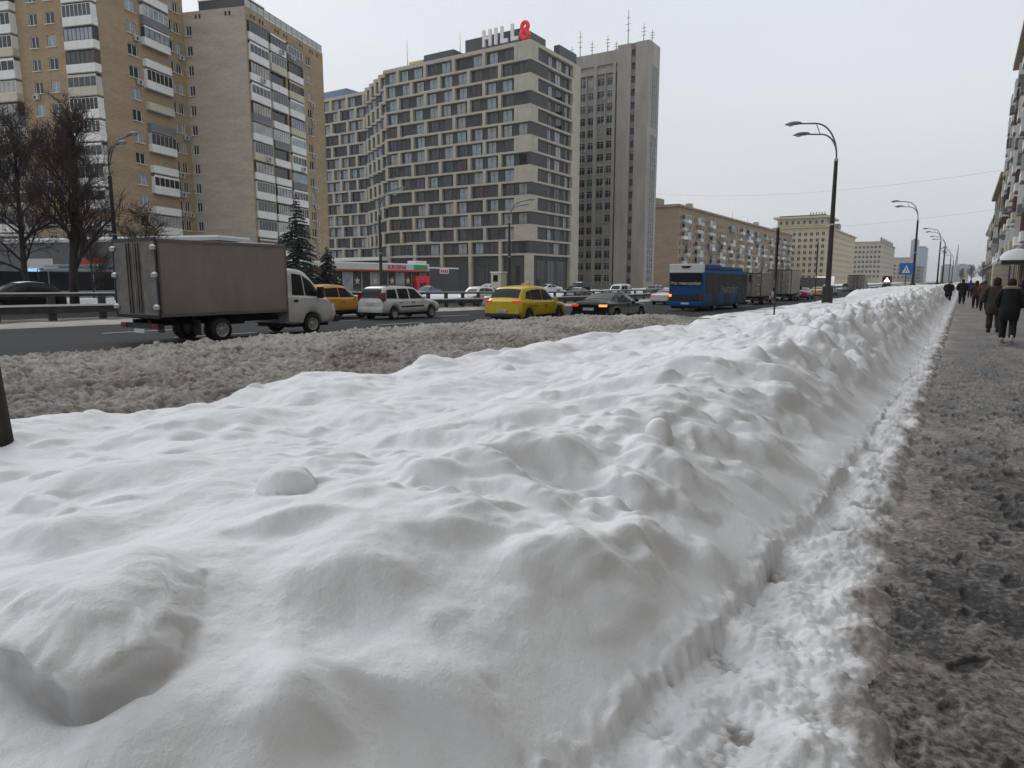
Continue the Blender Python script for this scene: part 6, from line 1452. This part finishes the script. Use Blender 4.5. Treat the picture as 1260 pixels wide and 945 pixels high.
def person(label, x, y, heading, h=1.70, coat='coat_black', hem=.50, boots='boots_dark', stride=.24, hood=None, fur=False, wide=1.0, legs='trousers_dark', hat=None, z=0.0, lean=0.0, bag=False):
    root = empty('person', (x, y, z), heading, label, 'person'); s = h / 1.70
    # body: one skin-modifier figure; hands rest in the coat pockets
    me = bpy.data.meshes.new('body'); f, r_ = stride * .5, -stride * .5
    V = [(0, 0, .93), (0, .01, 1.12), (0, .0, 1.32), (0, .01, 1.47), (0, .03, 1.58), (0, .035, 1.66),
         (-.10, 0, .90), (-.105, f * .55 + .05, .50), (-.11, f * .9 - .02, .10), (-.115, f * .9 + .14, .035), (.10, 0, .90), (.105, r_ * .35 + .05, .50), (.11, r_ * 1.2 - .02, .13), (.115, r_ * 1.2 + .13, .045),
         (-.19, 0, 1.40), (-.27, -.05, 1.14), (-.20, .13, .98), (.19, 0, 1.40), (.27, -.05, 1.14), (.20, .13, .98)]
    E = [(0, 1), (1, 2), (2, 3), (3, 4), (4, 5), (0, 6), (6, 7), (7, 8), (8, 9), (0, 10), (10, 11), (11, 12), (12, 13), (2, 14), (14, 15), (15, 16), (2, 17), (17, 18), (18, 19)]
    RD = [.15, .145, .16, .055, .085, .07, .095, .065, .045, .035, .095, .065, .045, .035, .065, .05, .038, .065, .05, .038]
    me.from_pydata([(a * s, b_ * s, c * s) for a, b_, c in V], E, []); me.materials.append(MATS[legs]); o = bpy.data.objects.new('body', me); COL.objects.link(o); o.parent = root
    sk = o.modifiers.new('skin', 'SKIN'); sk.use_smooth_shade = True
    for i, rv in enumerate(RD): me.skin_vertices[0].data[i].radius = (rv * s, rv * s)
    me.skin_vertices[0].data[0].use_root = True
    o.modifiers.new('sub', 'SUBSURF').levels = 1; o.modifiers['sub'].render_levels = 1
    # trousers over the legs, coat with sleeves
    for a0, kn, an in (((-.10, 0), V[7], V[8]), ((.10, 0), V[11], V[12])):
        b = MB(); b.loft([ell(p[0] * s, p[1] * s, p[2] * s, rx * s * wide, ry * s * wide, 10) for p, rx, ry in (((a0[0], 0, .92), .115, .125), ((kn[0], kn[1] * .6, .68), .10, .11), (kn, .085, .09), ((an[0], (kn[1] + an[1]) / 2, .30), .08, .085), ((an[0], an[1], an[2] + .03), .072, .08))], legs); b.build('trouser_leg', root, True)
        b = MB(); b.loft([[((an[0] + .05 * sx_) * s, (an[1] + yy) * s, (an[2] - .10 + zz) * s) for sx_, zz in ((-.9, .005), (.9, .005), (1, hh * .5), (.6, hh), (-.6, hh), (-1, hh * .5))] for yy, hh in ((-.09, .13), (-.03, .20), (.05, .16), (.12, .09), (.19, .05))], boots); b.build('boot', root, True)
    b = MB(); k = wide
    prof = [(hem, .215 * k, .18 * k), (hem + .25, .225 * k, .19 * k), (.95, .225 * k, .185 * k), (1.12, .215 * k, .17 * k), (1.28, .225 * k, .165 * k), (1.40, .205 * k, .14 * k), (1.46, .13 * k, .105 * k), (1.50, .085, .085)]
    b.loft([ell((.006 * math.sin(zz * 9)) * s, (lean * (zz - .9)) * s, zz * s, rx * s, ry * s, 18) for zz, rx, ry in prof], coat)
    for sg in (-1, 1):
        b.tube([(sg * .17 * s, lean * .5 * s, 1.41 * s), (sg * .235 * k * s, (-.02 + lean * .4) * s, 1.32 * s), (sg * .285 * k * s, -.05 * s, 1.13 * s), (sg * .255 * k * s, .06 * s, .99 * s), (sg * .20 * s, .15 * s, .95 * s)], [.075 * s * k, .082 * s * k, .072 * s * k, .064 * s * k, .05 * s], coat, 10)
    b.build('coat', root, True)
    hy = .03 + lean * .55
    b = MB(); b.loft([ell(0, (hy + oy) * s, zz * s, rx * s, ry * s, 14) for zz, rx, ry, oy in ((1.46, .05, .055, -.01), (1.50, .058, .07, 0), (1.54, .068, .088, .01), (1.60, .076, .098, .01), (1.66, .072, .09, 0), (1.70, .045, .055, -.005), (1.712, .01, .01, -.005))], 'skin'); hd = b.build('head', root, True)
    b = MB(); b.loft([ell(0, (hy + .095 + yy) * s, zz * s, .013 * s, .012 * s, 6) for zz, yy in ((1.575, .012), (1.60, .012), (1.63, 0))], 'skin'); b.build('nose', hd, True)
    b = MB(); b.box(-.022 * s, .022 * s, (hy + .096) * s, (hy + .105) * s, 1.548 * s, 1.556 * s, 'hat_maroon'); b.build('mouth', hd)
    for sg in (-1, 1):
        b = MB(); b.loft([ell(sg * .077 * s, (hy + .0) * s, zz * s, .010 * s, .022 * s, 6) for zz in (1.575, 1.60, 1.63)], 'skin'); b.build('ear', hd, True)
        b = MB(); b.loft([ell(sg * .032 * s, (hy + .098) * s, zz * s, .011 * s, .006 * s, 6) for zz in (1.602, 1.61, 1.618)], 'black'); b.build('eye', hd, True)
    hm = hood or hat or 'hair_dark'; g = 1.22 if hood else 1.10
    b = MB(); rings = [ell(0, (hy - .035 + oy) * s, zz * s, rx * s * g, ry * s * g, 16) for zz, rx, ry, oy in ((1.44 if hood else 1.53, .085 if hood else .074, .07, -.01), (1.54, .09, .082, -.01), (1.62, .092, .092, .0), (1.69, .078, .08, .005), (1.735 if hood else 1.725, .03, .03, .005))]
    b.loft(rings, hm); b.build('hood' if hood else 'hat' if hat else 'hair', root, True)
    if fur: b = MB(); b.loft([[(math.cos(t) * (.17 + .05 * math.cos(q)) * s, (-.02 + .7 * math.sin(t) * (.17 + .05 * math.cos(q))) * s, (1.455 + .045 * math.sin(q) - .03 * math.sin(t)) * s) for q in np.linspace(0, 2 * PI, 9)[:-1]] for t in np.linspace(-PI * 1.15, PI * .15, 18)], 'fur_trim'); b.build('fur_collar', root, True)
    if bag: b = MB(); b.bevbox(.26 * s, .40 * s, -.16 * s, .18 * s, .52 * s, .86 * s, 'coat_black', .03); b.build('bag', root)
    return root
person('person in black hooded coat with pale fur collar and light boots, nearest on the pavement', 1.12, 23.6, R(-3), 1.74, 'coat_black', .62, 'boots_pale', .34, None, True, 1.05, hat='hair_dark')
person('person in dark brown quilted coat and maroon hood, left of the one with fur collar', .93, 28.0, R(2), 1.78, 'coat_brown', .58, 'boots_dark', .20, 'hat_maroon', False, 1.10, legs='coat_brown')
person('person in long tan brown coat further along the pavement', 1.05, 48.5, R(0), 1.70, 'coat_tan', .55, 'boots_dark', .18, None, False, 1.05, hat='coat_grey')
person('person in maroon coat walking beside the one in tan', .72, 53.0, R(0), 1.68, 'coat_maroon', .60, 'boots_dark', .20, 'coat_maroon')
person('person all in black walking alone near the snow bank', -.02, 61.5, R(0), 1.80, 'coat_black', .60, 'boots_dark', .26, None, False, 1.12, hat='coat_black')
person('person in bright blue jacket far along the pavement', .62, 86.0, R(0), 1.74, 'coat_blue', .70, 'boots_dark', .22, hat='coat_blue')
person('person in dark coat half hidden by the end of the snow bank', -.95, 66.0, R(180), 1.66, 'coat_black', .5, 'boots_dark', .2, None, False, 1.15, hat='hat_maroon')
person('dark clad person by the shop doors at the right edge', 3.35, 58.0, R(20), 1.72, 'coat_black', .55, 'boots_dark', .15, 'coat_black')
for i, (xx, yy, c) in enumerate(((1.4, 108, 'coat_grey'), (2.3, 118, 'coat_black'))):
    o = person(('tiny grey walker beyond the one in bright blue', 'tiny black walker close to the far shop annex')[i], xx, yy, R(180 * (i % 2)), 1.68 + .03 * i, c, .55, hat='hair_dark')
# ================================================================ WINTER HAZE
hz = MB(); hz.box(-3300, 2700, -450, 5300, -1.8, 112, 'black'); ho = hz.build('haze'); ho['kind'] = 'stuff'
hm_ = bpy.data.materials.new('haze_air'); hm_.use_nodes = True; n = hm_.node_tree; n.nodes.clear(); v = n.nodes.new('ShaderNodeVolumePrincipled'); v.inputs['Color'].default_value = (0.93, 0.96, 1.0, 1); v.inputs['Density'].default_value = 0.00024; v.inputs['Anisotropy'].default_value = 0.1
oo = n.nodes.new('ShaderNodeOutputMaterial'); n.links.new(v.outputs[0], oo.inputs['Volume']); ho.data.materials.clear(); ho.data.materials.append(hm_)
